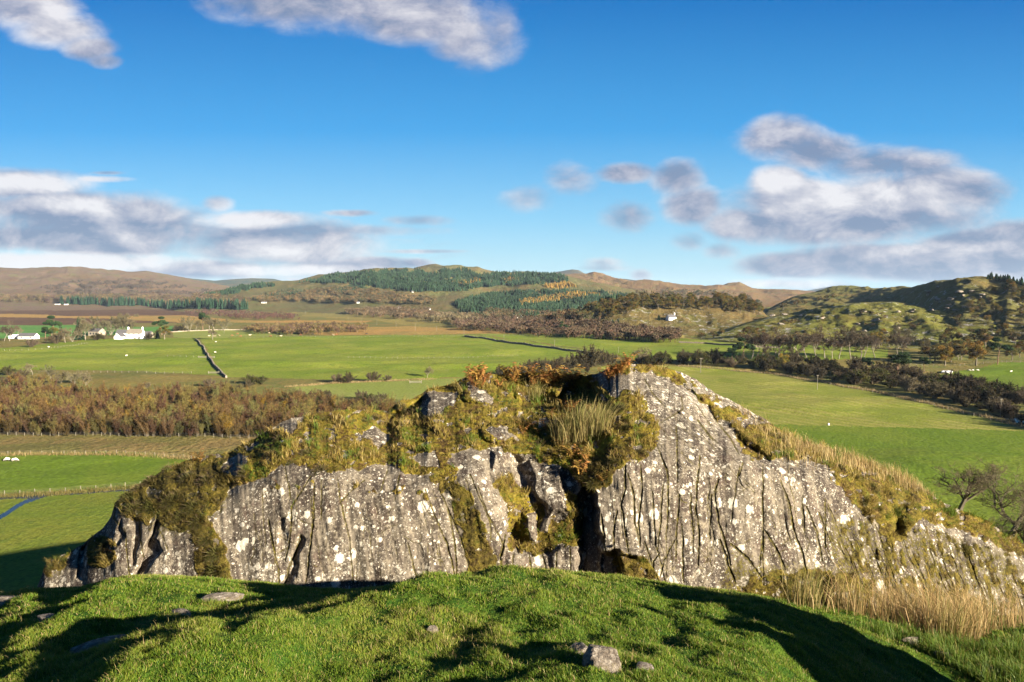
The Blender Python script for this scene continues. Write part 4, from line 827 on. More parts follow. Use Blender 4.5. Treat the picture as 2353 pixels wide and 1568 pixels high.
# ------------------------------------------------------------------ trees
M_bark = plain_mat("bark", (.15, .125, .095), .9, .4, 2.0, .1, vcol=True)
M_twig = leaf_mat("bare_twigs", .10, .03, .45, .9, .05, .62)
M_leaf = leaf_mat("tree_leaves", .25, .03, .40, .7, .1)
M_needle = leaf_mat("needles", .12, .02, .35, .7, .1)
def skel(r, H, spread, trunk_h, levels=3, r0=.22, nb=(5, 4, 4), droop=.0, lean=0.0, stems=1):
    """limbs as polylines per level: list of (level, pts, radii)"""
    out = []
    def grow(p, d, L, rad, lv):
        m = 5; pts = [p]; dd = d.copy()
        for i in range(m):
            dd = unit(dd + r.normal(0, .16 + .05 * lv, 3) + np.array([0, 0, .10 - droop * lv * .12])); pts.append(pts[-1] + dd * L / m)
        pts = np.array(pts); rads = np.linspace(rad, rad * .45, m + 1); out.append((lv, pts, rads))
        if lv >= levels: return
        for k in range(nb[min(lv, len(nb) - 1)]):
            t = r.uniform(.35, 1.0) if lv else r.uniform(trunk_h, 1.0); i = min(int(t * m), m - 1); q = lerp(pts[i], pts[i + 1], t * m - i)
            ax = unit(np.cross(dd, r.normal(0, 1, 3))); an = r.uniform(.45, 1.05) * spread
            nd = unit(dd * math.cos(an) + ax * math.sin(an)); grow(q, nd, L * r.uniform(.45, .72), rad * (1 - .5 * t) * .62, lv + 1)
    for s in range(stems):
        a = r.uniform(0, 6.28); o = .18 if stems > 1 else 0
        grow(np.array([o * math.cos(a), o * math.sin(a), 0]), unit(np.array([math.cos(a) * (.45 if stems > 1 else 0) + lean, math.sin(a) * (.45 if stems > 1 else 0), 1.0])), H * (.62 if stems == 1 else r.uniform(.55, .8)), r0, 0)
    return out
def twigs(r, tips, n, L, w, cols, up=.25):
    """thin slivers along the outer limbs"""
    k = r.integers(0, len(tips), n); P = []
    for i in k:
        lv, pts, rads = tips[i]; t = r.uniform(.25, 1) * (len(pts) - 1); j = min(int(t), len(pts) - 2); P.append(lerp(pts[j], pts[j + 1], t - j))
    P = np.array(P); d = unit(r.normal(0, 1, (n, 3)) + np.array([0, 0, up])); ln = r.uniform(.5, 1.2, (n, 1)) * L
    sd = unit(np.cross(d, r.normal(0, 1, (n, 3)))) * w; V = np.stack([P - sd, P + sd, P + d * ln], 1).reshape(-1, 3)
    c = np.array(cols)[r.integers(0, len(cols), n)] * r.uniform(.7, 1.3, (n, 1))
    return V, np.arange(n * 3).reshape(-1, 3), np.repeat(c, 3, 0)
def leaves(r, centres, rad, n, s, cols, flat=1.0):
    k = r.integers(0, len(centres), n); d = unit(r.normal(0, 1, (n, 3))) * (r.uniform(0, 1, (n, 1)) ** .45) * np.array(rad)[k][:, None] * np.array([1, 1, flat])
    P = np.array(centres)[k] + d; a = unit(r.normal(0, 1, (n, 3))); b = unit(np.cross(a, r.normal(0, 1, (n, 3)))); sz = s * r.uniform(.6, 1.4, (n, 1))
    V = np.stack([P - a * sz, P + b * sz * .8, P + a * sz], 1).reshape(-1, 3); cc = np.array(cols)[r.integers(0, len(cols), len(centres))][k] * r.uniform(.75, 1.25, (n, 1))
    return V, np.arange(n * 3).reshape(-1, 3), np.repeat(cc, 3, 0)
def proto_bare(seed, H=15, spread=1.0, cols=((.12, .088, .058), (.145, .105, .065), (.095, .072, .05)), n=3800, trunk_h=.42, stems=1, bark=(.20, .17, .13), w=.055, r0=.3, L=1.3):
    r = np.random.default_rng(seed); sk = skel(r, H, spread, trunk_h, 3, r0, (8, 5, 4) if stems == 1 else (4, 3, 3), stems=stems)
    tr = MB(); 
    for lv, p, rd in sk:
        if lv <= 2: tr.tube(p, np.maximum(rd, .025), 5 if lv < 1 else 3, np.array(bark) * r.uniform(.8, 1.15))
    cr = MB(); tips = [s for s in sk if s[0] >= 2]
    for lv, p, rd in tips:
        if lv == 3: cr.tube(p[::2], .022, 3, np.array(cols[0]))
    V, T, C = twigs(r, tips, n, L, w, cols); cr.add(V, T, None, C)
    return tr.mesh("trunk", M_bark), cr.mesh("crown", M_twig)
def proto_oak(seed, H=11, cols=((.085, .075, .018), (.12, .09, .02), (.065, .07, .018), (.14, .085, .025)), n=3600, w=1.0, trunk=.32, s=.30):
    r = np.random.default_rng(seed); tr = MB(); tr.tube([(0, 0, -.3), (.1, 0, H * .25), (.2, .1, H * .55)], [.38, .28, .16], 6, (.15, .125, .09))
    ce, ra = [], []
    for k in range(22):
        a = r.uniform(0, 6.28); z = r.uniform(trunk, .92); rr_ = H * .42 * w * math.sqrt(max(.05, 1 - ((z - .55) / .42) ** 2)) * r.uniform(.35, 1.0)
        c = np.array([rr_ * math.cos(a), rr_ * math.sin(a), z * H]); ce.append(c); ra.append(H * r.uniform(.09, .17)); tr.tube([(.1, 0, H * .3), (c[0] * .5, c[1] * .5, H * .45 + .2 * c[2]), c], [.14, .09, .04], 3, (.13, .11, .08))
    V, T, C = leaves(r, ce, ra, n, s, cols, .8); cr = MB(); cr.add(V, T, None, C)
    return tr.mesh("trunk", M_bark), cr.mesh("crown", M_leaf)
def proto_spruce(seed, H=18, w=.2, n=24, cols=((.016, .040, .018), (.022, .05, .02), (.03, .055, .022))):
    r = np.random.default_rng(seed); tr = MB(); tr.tube([(0, 0, -.3), (0, 0, H * .9)], [.25, .05], 5, (.12, .09, .07)); cr = MB(); 
    for k in range(n):
        z = H * (.06 + .92 * k / n); R = H * w * (1 - k / n) ** .8 + .25
        for j in range(11):
            a = r.uniform(0, 6.28); d = np.array([math.cos(a), math.sin(a), 0]); s = np.array([-d[1], d[0], 0]); q = R * r.uniform(.65, 1.15); c = np.array(cols)[r.integers(0, 3)] * r.uniform(.7, 1.3)
            b = np.array([0, 0, z + r.uniform(-.2, .2)]); t = b + d * q - np.array([0, 0, q * r.uniform(.15, .45)]); m_ = b + d * q * .55; ww = q * .22
            cr.add([b, m_ + s * ww, t, m_ - s * ww, m_ - np.array([0, 0, q * .35])], [(0, 1, 4), (1, 2, 4), (2, 3, 4), (3, 0, 4), (0, 1, 2), (0, 2, 3)], None, c)
    return tr.mesh("trunk", M_bark), cr.mesh("crown", M_needle)
def proto_pine(seed, H=14, lean=.1, n=5200, twin=False):
    r = np.random.default_rng(seed); tr = MB(); ce, ra = [], []; bark = (.15, .095, .06)
    for st in range(2 if twin else 1):
        dx = lean * H * (1 if st == 0 else -1.2); top = np.array([dx, 0, H * .86]); pts = np.array([(st * .6, 0, -.3), (dx * .25, .1, H * .3), (dx * .7, .2, H * .6), top]); tr.tube(pts, [.32, .25, .18, .09], 6, bark)
        for k in range(9):
            a = r.uniform(0, 6.28); z = r.uniform(.62, 1.0); q = H * .30 * r.uniform(.3, 1) * (1.25 - .6 * (z - .6)); c = np.array([dx * z + q * math.cos(a), q * math.sin(a), z * H]); ce.append(c); ra.append(H * r.uniform(.11, .18))
            tr.tube([lerp(pts[1], pts[3], min(1, z - .1)), c], [.09, .035], 3, bark)
        for k in range(2): a = r.uniform(0, 6.28); q = H * .2; tr.tube([pts[1], pts[1] + np.array([q * math.cos(a), q * math.sin(a), q * .3])], [.06, .02], 3, (.14, .11, .08))
    V, T, C = leaves(r, ce, ra, n, .36, ((.016, .036, .012), (.022, .046, .014), (.03, .052, .016)), .55); cr = MB(); cr.add(V, T, None, C)
    return tr.mesh("trunk", M_bark), cr.mesh("crown", M_needle)
def proto_bush(seed, R=3, H=4.5, cols=((.095, .075, .042), (.12, .095, .055), (.075, .06, .036)), n=1900, green=.0):
    r = np.random.default_rng(seed); cr = MB(); tips = []
    for k in range(16):
        a = r.uniform(0, 6.28); q = R * r.uniform(.2, .95); z = H * r.uniform(.55, 1.0) * (1 - .35 * (q / R) ** 2); p = np.array([(q * .15 * math.cos(a), q * .15 * math.sin(a), 0), (q * .6 * math.cos(a), q * .6 * math.sin(a), z * .55), (q * math.cos(a), q * math.sin(a), z)]); tips.append((2, p, None)); cr.tube(p, [.07, .04, .015], 3, np.array(cols[0]))
    V, T, C = twigs(r, tips, n, .85, .045, cols, .15); cr.add(V, T, None, C)
    if green: 
        V, T, C = leaves(r, [t[1][-1] * [1, 1, .8] for t in tips], [R * .3] * 16, int(n * green), .16, ((.05, .06, .015), (.08, .08, .02))); cr.add(V, T, None, C)
    return cr
def proto_scrub(seed, H=7, cols=((.17, .105, .055),), n=520, wide=.34, leaf=None, pale=(.13, .11, .075)):
    r = np.random.default_rng(seed); mb = MB(); tips = []
    for k in range(11):
        a = r.uniform(0, 6.28); q = H * wide * r.uniform(.15, 1); z = H * r.uniform(.6, 1.0); p = np.array([(.1 * math.cos(a), .1 * math.sin(a), 0), (q * .45 * math.cos(a), q * .45 * math.sin(a), z * .5), (q * math.cos(a), q * math.sin(a), z)]) + r.normal(0, .1, (3, 3)); tips.append((2, p, None)); mb.tube(p, [.06, .04, .015], 3, np.array(pale) * r.uniform(.6, 1.1))
    V, T, C = twigs(r, tips, int(n * 1.7), 1.0, .045, cols, .5); mb.add(V, T, None, C)
    if leaf is not None:
        V, T, C = leaves(r, [t[1][1] * .4 + t[1][2] * .6 for t in tips], [H * .16] * 11, int(n * .9), .13, (leaf,)); mb.add(V, T, None, C)
    return mb
PB = [proto_bare(20 + i) for i in range(4)]; PBs = [proto_bare(30 + i, 10, 1.1, ((.17, .15, .08), (.20, .17, .085), (.15, .12, .07)), 2400, .25, r0=.2, L=1.0) for i in range(3)]
PM = [proto_bare(40 + i, 8, .9, ((.19, .165, .09), (.21, .18, .10), (.15, .13, .07)), 2200, .2, stems=4, r0=.12, L=.9, bark=(.16, .14, .10)) for i in range(3)]
PO = [proto_oak(50 + i, w=(1.0, 1.2, .9)[i]) for i in range(3)]; POy = [proto_oak(60 + i, 10, ((.16, .12, .02), (.20, .13, .025), (.11, .095, .02))) for i in range(2)]
PS = [proto_spruce(70 + i, w=(.19, .23)[i]) for i in range(2)]; PP = [proto_pine(80, 14, .06, twin=True), proto_pine(81, 13, .14), proto_pine(82, 12, -.08)]
PU = [proto_bush(90 + i).mesh("shrub", M_twig) for i in range(3)] + [proto_bush(95, green=.8).mesh("shrub", M_twig), proto_bush(96, 2.6, 4, ((.15, .12, .075), (.18, .14, .09), (.12, .09, .06))).mesh("shrub", M_twig)]
HT = {"PB": 15, "PBs": 10, "PM": 8, "PO": 11, "POy": 10, "PS": 18, "PP": 14}
def place(name, label, protos, base_h, x, y, px, group=None, wide=1.0, rz=None, real=None):
    X, Y, Z = [float(v[0]) for v in hit(x, y)]
    h = px * Y / F if real is None else real; k = h / base_h; p = protos[rng.integers(len(protos))]
    t = thing(name, label, "tree", (X, Y, Z - .1), rng.uniform(0, 6.28) if rz is None else rz, group, 1); t.scale = (k * wide, k * wide, k)
    obj("trunk", p[0], t); obj("crown", p[1], t); return t
def place1(name, label, meshes, base_h, x, y, px, cat, group=None, wide=1.0):
    X, Y, Z = [float(v[0]) for v in hit(x, y)]; k = px * Y / F / base_h
    o = obj(name, meshes[rng.integers(len(meshes))], None, (X, Y, Z - .1)); o.rotation_euler = (0, 0, rng.uniform(0, 6.28)); o.scale = (k * wide, k * wide, k); return tag(o, label, cat, group)

# row of tall bare trees at the foot of the right hill
for i, (x, y, px) in enumerate([(1727, 826, 56), (1742, 829, 60), (1753, 828, 58), (1780, 824, 50), (1789, 827, 54), (1803, 822, 46), (1836, 826, 58), (1854, 827, 54), (1876, 826, 58), (1895, 825, 56), (1912, 825, 46), (1928, 825, 56), (1955, 826, 58), (1978, 824, 56), (1985, 823, 50), (2010, 822, 50), (2062, 815, 40), (2076, 815, 38)]):
    place("bare_tree", "tall bare tree in the row at the foot of the green hill", PB, 15, x, y, px * 1.12, "row of tall bare trees", 1.0)
# Scots pines
for i, (x, y, px, k, lb) in enumerate([(2063, 868, 58, 0, "broad flat crowned pine with twin trunks by the river hedge"), (1993, 862, 46, 2, "dark pine between the hedge bushes left of the broad pine"), (2124, 857, 42, 2, "slender pine with a bare trunk right of the broad pine"), (2292, 838, 62, 1, "leaning pine at the right edge above the grazing field"),
   (1705, 835, 60, 1, "pine leaning over the hedge left of the bare tree row"), (1684, 838, 44, 2, "small dark pine in the river hedge left of the leaning pine")]):
    place("pine_tree", lb, [PP[k]], 14, x, y, px, "pines along the river", 1.25 if i == 0 else 1.0, rz=0.3)
for (x, y, px, lb) in [(2243, 840, 56, "yellow olive oak standing at the edge of the right grazing field"), (2172, 840, 46, "olive oak beside the slender pine"), (1800, 846, 34, "round olive oak among the hedge bushes below the bare trees")]: place("oak_tree", lb, POy, 10, x, y, px, "oaks by the river")
# trees on the foot and flank of the right hill
q = scatter([(2110, 800), (2140, 785), (2200, 790), (2353, 790), (2420, 800), (2420, 832), (2200, 834), (2130, 832)], 34)
for x, y in q: place("hill_foot_tree", "brown autumn tree in the belt at the foot of the right hill", PO if rng.uniform() < .5 else PBs, 11, x, y, rng.uniform(26, 44), "trees at the foot of the right hill", 1.1)
q = scatter([(2225, 690), (2270, 658), (2330, 655), (2440, 665), (2440, 790), (2300, 780), (2235, 740)], 120)
for x, y in q: place("hillside_tree", "brown and orange birch on the wooded end of the right hill", POy if rng.uniform() < .25 else (PO if rng.uniform() < .5 else PBs), 10, x, y, rng.uniform(9, 18), "trees on the right hill", 1.2)
q = scatter([(1960, 790), (2060, 765), (2110, 775), (2100, 800), (1980, 806)], 22)
for x, y in q: place("hillside_tree", "russet tree in the thicket above the bare tree row", POy if rng.uniform() < .5 else PBs, 10, x, y, rng.uniform(18, 30), "trees on the right hill", 1.2)
for x, y, px in [(1800, 712, 16), (1833, 704, 16), (1850, 702, 12), (1700, 785, 22), (1722, 778, 30), (1735, 790, 30), (1640, 778, 18), (1612, 780, 16), (1885, 692, 12), (1900, 690, 12), (1915, 688, 11), (1745, 775, 24), (1660, 770, 16)]:
    place("hillside_tree", "small tree in the valley left of the right hill", PO, 11, x, y, px, "trees on the right hill", 1.3)
# oak wood on the knoll
q = scatter([(1290, 742), (1330, 718), (1390, 698), (1450, 688), (1600, 684), (1735, 694), (1755, 722), (1700, 720), (1640, 712), (1560, 712), (1470, 712), (1400, 735)], 230)
for x, y in q[np.argsort(q[:, 1])]: place("oak_tree", "olive brown oak in the wood covering the rocky knoll", PO if rng.uniform() < .85 else POy, 11, x, y, rng.uniform(12, 20), "oaks on the knoll", 1.25)
for x, y, px in [(1408, 748, 17), (1420, 748, 18), (1380, 746, 16), (1368, 744, 15), (1356, 742, 15), (1395, 747, 17)]: place("spruce_tree", "dark spruce standing in front of the knoll wood", PS, 18, x, y, px, "spruces by the knoll", 1.4)
place("pine_tree", "dark tree beside the white cottage on the knoll", PS, 18, 1514, 736, 15, None, 1.5)
# hedge bushes along the river
line = [(1140, 868), (1180, 860), (1230, 852), (1300, 846), (1400, 842), (1480, 840), (1560, 838), (1660, 843), (1760, 853), (1860, 868), (1960, 884), (2060, 899), (2160, 922), (2250, 943), (2353, 972), (2460, 1004)]
L_ = np.array(line, float)
for i in range(165):
    x = rng.uniform(1470, 2440); y = float(np.interp(x, L_[:, 0], L_[:, 1])) - rng.uniform(0, 1) ** 1.2 * np.interp(x, [1470, 1700, 1900, 2353], [5, 14, 34, 46]); px = rng.uniform(11, 29) * np.interp(x, [1470, 2000, 2353], [1.1, 1.5, 1.9])
    place1("hedge_bush", "dark bare bush in the river hedge beside the mown field" if x < 2000 else "dark brown bush in the thick river hedge on the right", PU if rng.uniform() < .7 else PU[3:5], 4.5, x, y, px, "bush", "bushes of the river hedge", 1.1)
for x, y, px in [(1150, 862, 26), (1168, 860, 22), (1186, 858, 18), (1205, 862, 34), (1222, 860, 38), (1240, 860, 40), (1258, 858, 38), (1275, 856, 36), (1295, 850, 38), (1316, 846, 40), (1338, 846, 42), (1356, 844, 58), (1366, 842, 50), (1385, 842, 34), (1400, 840, 36), (1300, 858, 26), (1250, 866, 24), (1350, 856, 24)]:
    place1("hedge_bush", "grey brown bush in the thicket behind the rock's crest", PU[:3], 4.5, x, y, px, "bush", "thicket behind the crest", .9)
for x, y, px, lb in [(1465, 838, 40, "bare tree above the river hedge right of the crest"), (1563, 838, 34, "bushy bare tree in the river hedge"), (1600, 836, 34, "twin topped bare tree in the river hedge"), (982, 868, 26, "small bare tree leaning by the field gate"), (1625, 836, 32, "bare tree left of the small pine in the hedge")]: place("bare_tree", lb, PBs, 10, x, y, px, "lone trees by the hedge", 1.25)
for x, y, px, lb in [(856, 877, 28, "russet round bush at the edge of the pale field"), (890, 876, 18, "small bush right of the russet one"), (775, 880, 26, "pale bare bush at the left tip of the pale field"), (800, 880, 28, "bare bush between the two round bushes"), (575, 882, 24, "dark round bush at the end of the stone wall"), (600, 884, 22, "dark bush right beside the wall end"), (570, 890, 20, "low bush in front of the wall end"), (335, 893, 18, "tawny bush at the top of the scrub wood"), (480, 888, 22, "brown bush left of the wall end")]: place1("round_bush", lb, PU[3:4] if "dark" in lb else PU[4:5] + PU[:1], 4.5, x, y, px, "bush", "bushes round the fields", 1.3)
q = np.stack([rng.uniform(700, 920, 26), rng.uniform(918, 950, 26)], 1)
for x, y in q: place1("round_bush", "green brown bush at the right end of the scrub wood", PU[3:4] + PU[:2], 4.5, x, y, rng.uniform(20, 32), "bush", "bushes at the end of the scrub wood", 1.1)
# trees around the farm
FT = [(10, 784, 34, "PB", "bare tree at the left edge by the white bungalow"), (22, 784, 36, "PB", "second bare tree left of the white bungalow"), (118, 775, 44, "P1", "tall pine behind the garden between the two houses"), (105, 788, 34, "P2", "thin pine in front of the tall one"), (182, 781, 54, "S", "tall dark spruce in the farm garden"), (196, 782, 46, "PBs", "bushy tree leaning on the tall spruce"),
  (230, 772, 44, "PM", "pale bare tree behind the barn"), (255, 770, 42, "PM", "pale bare tree between barn and farmhouse"), (275, 768, 46, "PM", "pale rounded bare tree behind the farmhouse"), (290, 768, 40, "PM", "pale bare tree left of the farmhouse chimneys"), (372, 770, 38, "P1", "dark pine right of the farmhouse"), (378, 780, 30, "PO", "dark leafy tree beside the farmhouse"), (362, 779, 24, "S", "dark evergreen at the farmhouse gable"), (340, 781, 20, "PU", "bush in front of the farmhouse gable"),
  (436, 762, 32, "PM", "pale tree at the white field wall"), (466, 760, 38, "P2", "dark pine in the clump by the white wall"), (450, 761, 24, "PBs", "bare tree left of the dark pine in the clump"), (480, 760, 34, "PBs", "bare tree in the clump by the wall, right of the pine"), (492, 760, 30, "PBs", "olive tree at the right of the wall clump"), (515, 760, 28, "PM", "thin pale tree at the end of the white wall"), (488, 781, 26, "PBs", "lone bare tree above the stone wall's top"), (405, 762, 18, "PU", "low bush by the left end of the white wall"), (420, 762, 16, "PU", "brown bush under the pale wall trees"),
  (130, 790, 26, "PU", "brown bush in the farm garden"), (150, 788, 34, "PBs", "bare bushy tree in the farm garden"), (140, 780, 36, "S", "dark evergreen clump in the farm garden"), (125, 784, 32, "PO", "dark rounded tree in the farm garden"), (166, 786, 32, "PM", "pale bare tree beside the spruce"), (72, 798, 24, "PU", "bare bush in the field below the bungalow"), (40, 772, 20, "PBs", "low tree behind the bungalow"), (222, 782, 18, "PU", "yellowing bush before the barn"), (240, 780, 18, "PU", "bush at the barn's right corner"),
  (75, 862, 30, "PBs", "brown tree at the top of the scrub wood on the left"), (118, 874, 30, "PM", "pale grey bare tree at the scrub's upper edge"), (140, 880, 26, "PM", "pale bare tree leaning at the scrub's upper edge"), (170, 884, 30, "PM", "whitish bare tree at the scrub's upper edge"), (198, 886, 28, "PM", "rightmost whitish bare tree at the scrub's upper edge"), (20, 862, 24, "PU", "dark green bush at the left edge above the scrub"), (50, 868, 22, "PU", "dark bush left of the brown tree"),
  (1120, 735, 18, "PM", "pale tree before the dark purple wood"), (1052, 742, 14, "POy", "orange tree at the tip of the purple wood"), (1293, 768, 26, "P1", "green pine in the edge of the purple wood")]
KIND = {"PB": (PB, 15, "bare_tree"), "PBs": (PBs, 10, "bare_tree"), "PM": (PM, 8, "bare_tree"), "PO": (PO, 11, "oak_tree"), "POy": (POy, 10, "oak_tree"), "S": (PS, 18, "spruce_tree"), "P1": (PP[1:2], 13, "pine_tree"), "P2": (PP[2:3], 12, "pine_tree")}
for x, y, px, k, lb in FT:
    if k == "PU": place1("garden_bush", lb, PU, 4.5, x, y, px, "bush", "trees round the farm", 1.1)
    else: p, hh, nm = KIND[k]; place(nm, lb, p, hh, x, y, px * 1.05, "trees round the farm", 1.05)
# near bare oaks on the right flank of the crag
def near_oak(seed, lean):
    r = np.random.default_rng(seed); sk = skel(r, 8.0, 1.05, .30, 4, .30, (6, 6, 5, 4), lean=lean); tr = MB(); cr = MB()
    for lv, p, rd in sk:
        if lv <= 2: tr.tube(p, np.maximum(rd, .014), 6 if lv < 2 else 4, np.array((.13, .11, .075)) * r.uniform(.75, 1.2))
        else: cr.tube(p[::2] if lv == 4 else p, np.maximum(rd[::2] if lv == 4 else rd, .010), 3, np.array((.16, .135, .085)) * r.uniform(.7, 1.2))
    V, T, C = twigs(r, [s for s in sk if s[0] >= 4], 13000, .34, .006, ((.24, .21, .11), (.20, .17, .09)), .1); cr.add(V, T, None, C)
    return tr.mesh("trunk", M_bark), cr.mesh("crown", M_twig)
for (x, y, dist, px, seed, ln, lb) in [(2205, 1190, 40, 118, 7, -.15, "bare spreading oak behind the rock's right ridge, the upper of two"), (2300, 1255, 34, 140, 12, .55, "bare oak leaning right at the frame edge, the lower of two"), (2335, 1320, 31, 140, 21, .3, "bare oak half hidden behind the rock's right end")]:
    a, b_, c_ = ray(x, y); t = dist / b_; z = CAMZ + c_ * t; h = px * dist / F; g = float(gz(a * t, dist)); p = near_oak(seed, ln)
    t_ = thing("oak_tree", lb, "tree", (float(a * t), dist, min(z - .3, g if abs(g - z) < 1 else z - .3)), 0.4, "bare oaks behind the rock", h / 6.2); t_.scale = (h / 6.2 * 1.3, h / 6.2 * 1.3, h / 6.2); obj("trunk", p[0], t_); obj("crown", p[1], t_)

# ------------------------------------------------------------------ scrub wood of birch and willow on the left
SC = [((.14, .088, .035), (.115, .07, .03)), ((.17, .14, .042), (.14, .12, .04)), ((.10, .055, .034), (.12, .068, .038)), ((.15, .145, .05), (.125, .12, .042)), ((.17, .11, .034), (.14, .09, .03)), ((.26, .17, .03), (.22, .15, .03))]
SNAME = ["brown", "olive yellow", "purple brown", "grey green", "tawny", "golden leaved"]
SMB = [[proto_scrub(100 + i * 3 + j, 7, SC[i], 560, leaf=(.30, .19, .02) if i == 5 else None) for j in range(2)] for i in range(6)]
SM = [[mb.mesh("scrub_tree", M_twig) for mb in g] for g in SMB]
POLY = [(-300, 880), (0, 872), (90, 880), (200, 908), (520, 908), (640, 918), (850, 932), (960, 945), (900, 985), (640, 1002), (560, 1008), (0, 1001), (-300, 995)]
q = scatter(POLY, 1500); q = q[np.argsort(-q[:, 1] + rng.uniform(-4, 4, len(q)))]
front = np.stack([np.linspace(-60, 700, 75) + rng.uniform(-4, 4, 75), np.interp(np.linspace(-60, 700, 75), [-60, 0, 560, 700], [1000, 1000, 1008, 1004]) - rng.uniform(0, 11, 75)], 1)
q = np.concatenate([front, q])
kk = np.clip((3 * (.5 + .9 * fbm(q[:, 0] / 60, q[:, 1] / 22, 111, 2)) + rng.normal(0, .9, len(q))).astype(int) % 5, 0, 4)
kk = np.where(rng.uniform(size=len(q)) < .035, 5, kk)
X, Y, Z = hit(q[:, 0], q[:, 1]); hh = rng.uniform(3.5, 8.3, len(q)) * (.9 + .25 * fbm(q[:, 0] / 90, q[:, 1] / 30, 112, 2))
NI = 290
for i in range(NI):
    k = kk[i]; o = obj("scrub_tree", SM[k][i % 2], None, (X[i], Y[i], Z[i] - .1)); s = hh[i] / 7; o.scale = (s * rng.uniform(.9, 1.4), s * rng.uniform(.9, 1.4), s); o.rotation_euler = (0, 0, rng.uniform(0, 6.28))
    tag(o, f"bare {SNAME[k]} birch or willow in the front of the scrub wood" if k < 5 else "golden leaved small tree glowing in the scrub wood", "tree", "small trees of the scrub wood")
def merge(name, label, protos, P, s, rz, mat, tint=None, kind="stuff"):
    """one object made of many small copies: a wood that reads as one mass"""
    Vs, Ts, Qs, Cs = [], [], [], []; off = 0
    for a, (V, T, Q, C) in enumerate(protos):
        m = np.where(np.arange(len(P)) % len(protos) == a)[0]
        if not len(m): continue
        c, sn = np.cos(rz[m])[:, None], np.sin(rz[m])[:, None]; S = s[m]
        W = np.stack([(V[None, :, 0] * c - V[None, :, 1] * sn) * S[:, :1] + P[m, 0:1], (V[None, :, 0] * sn + V[None, :, 1] * c) * S[:, :1] + P[m, 1:2], V[None, :, 2] * S[:, 1:2] + P[m, 2:3]], -1)
        o = off + np.arange(len(m))[:, None, None] * len(V); Vs.append(W.reshape(-1, 3)); off += len(m) * len(V)
        if len(T): Ts.append((T[None] + o).reshape(-1, 3))
        if len(Q): Qs.append((Q[None] + o).reshape(-1, 4))
        cc = np.broadcast_to(C[None], W.shape) * (1 if tint is None else tint[m][:, None, :]); Cs.append(cc.reshape(-1, 3))
    me = mk_mesh(name, np.concatenate(Vs), [np.concatenate(Ts) if Ts else [], np.concatenate(Qs) if Qs else []], mat, col=np.concatenate(Cs))
    return tag(obj(name, me), label, "wood", None, kind)
m = np.arange(NI, len(q)); P = np.stack([X, Y, Z - .1], 1)[m]
tt = np.array([np.array(SC[k][0]) for k in kk[m]]) / .14
gen = [proto_scrub(140 + j, 7, ((.14, .14, .14),), 420, pale=(.10, .095, .09)).arrays() for j in range(3)]
merge("scrub_wood", "dense brown and olive scrub of bare birch and willow behind its front trees", gen, P, np.stack([hh[m] / 7 * 1.25, hh[m] / 7], 1), rng.uniform(0, 6.28, len(m)), M_twig, tt)

# ------------------------------------------------------------------ far woods
def lo_con(seed):
    r = np.random.default_rng(seed); mb = MB()
    for k, (z0, z1, R) in enumerate([(.05, .55, .20), (.30, .8, .15), (.58, 1.0, .09)]):
        a = np.arange(6) * math.pi / 3 + r.uniform(0, 1); V = [(0, 0, z1)] + [(R * math.cos(t) * r.uniform(.7, 1.2), R * math.sin(t) * r.uniform(.7, 1.2), z0 + r.uniform(-.04, .06)) for t in a]
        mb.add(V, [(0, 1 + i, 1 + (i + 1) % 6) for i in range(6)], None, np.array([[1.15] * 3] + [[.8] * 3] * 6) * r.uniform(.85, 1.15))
    return mb.arrays()
def lo_dec(seed, n=70, flat=.75):
    r = np.random.default_rng(seed); ce = [np.array([r.uniform(-.25, .25), r.uniform(-.25, .25), r.uniform(.45, .85)]) for _ in range(7)]
    V, T, C = leaves(r, ce, [.19] * 7, n, .085, ((1.0, 1.0, 1.0), (.8, .8, .8), (1.2, 1.2, 1.2)), .9); mb = MB(); mb.add(V, T, None, C); mb.tube([(0, 0, 0), (0, 0, .5)], [.03, .02], 3, (.9, .85, .8)); return mb.arrays()
LC = [lo_con(i) for i in range(3)]; LD = [lo_dec(i) for i in range(3)]
M_far = leaf_mat("far_foliage", .0, 0, 0, .95, .03, .78)
def wood(name, label, polys, n, kind, h, cols, p=None, jit=.2, wide=1.0, hole=None):
    areas = []
    for P in polys:
        a = np.array(P, float); areas.append(.5 * abs(np.dot(a[:, 0], np.roll(a[:, 1], 1)) - np.dot(a[:, 1], np.roll(a[:, 0], 1))))
    q = np.concatenate([scatter(P, max(8, int(n * a / sum(areas)))) for P, a in zip(polys, areas)])
    q = q + np.stack([16 * fbm(q[:, 0] / 35, q[:, 1] / 12, 125, 3), 3.5 * fbm(q[:, 0] / 25, q[:, 1] / 10, 126, 3)], 1)
    if hole: q = q[fbm(q[:, 0] / hole[0], q[:, 1] / hole[1], 121, 3) > hole[2]]
    X, Y, Z = hit(q[:, 0], q[:, 1]); nn = len(X); ok = Y > 300
    H = rng.uniform(h[0], h[1], nn); S = np.stack([H * wide * (1.0 if kind is LC else 1.0), H], 1)
    t = rcol(nn, cols, p or [1] * len(cols), jit) * (1 + .25 * fbm(q[:, 0] / 40, q[:, 1] / 12, 123, 2))[:, None]
    return merge(name, label, kind, np.stack([X, Y, Z - .5], 1)[ok], S[ok], rng.uniform(0, 6.28, nn)[ok], M_far, t[ok])
DK = [(.022, .046, .026), (.030, .058, .030), (.040, .066, .032)]; LARCH = [(.26, .16, .035), (.22, .13, .035)]
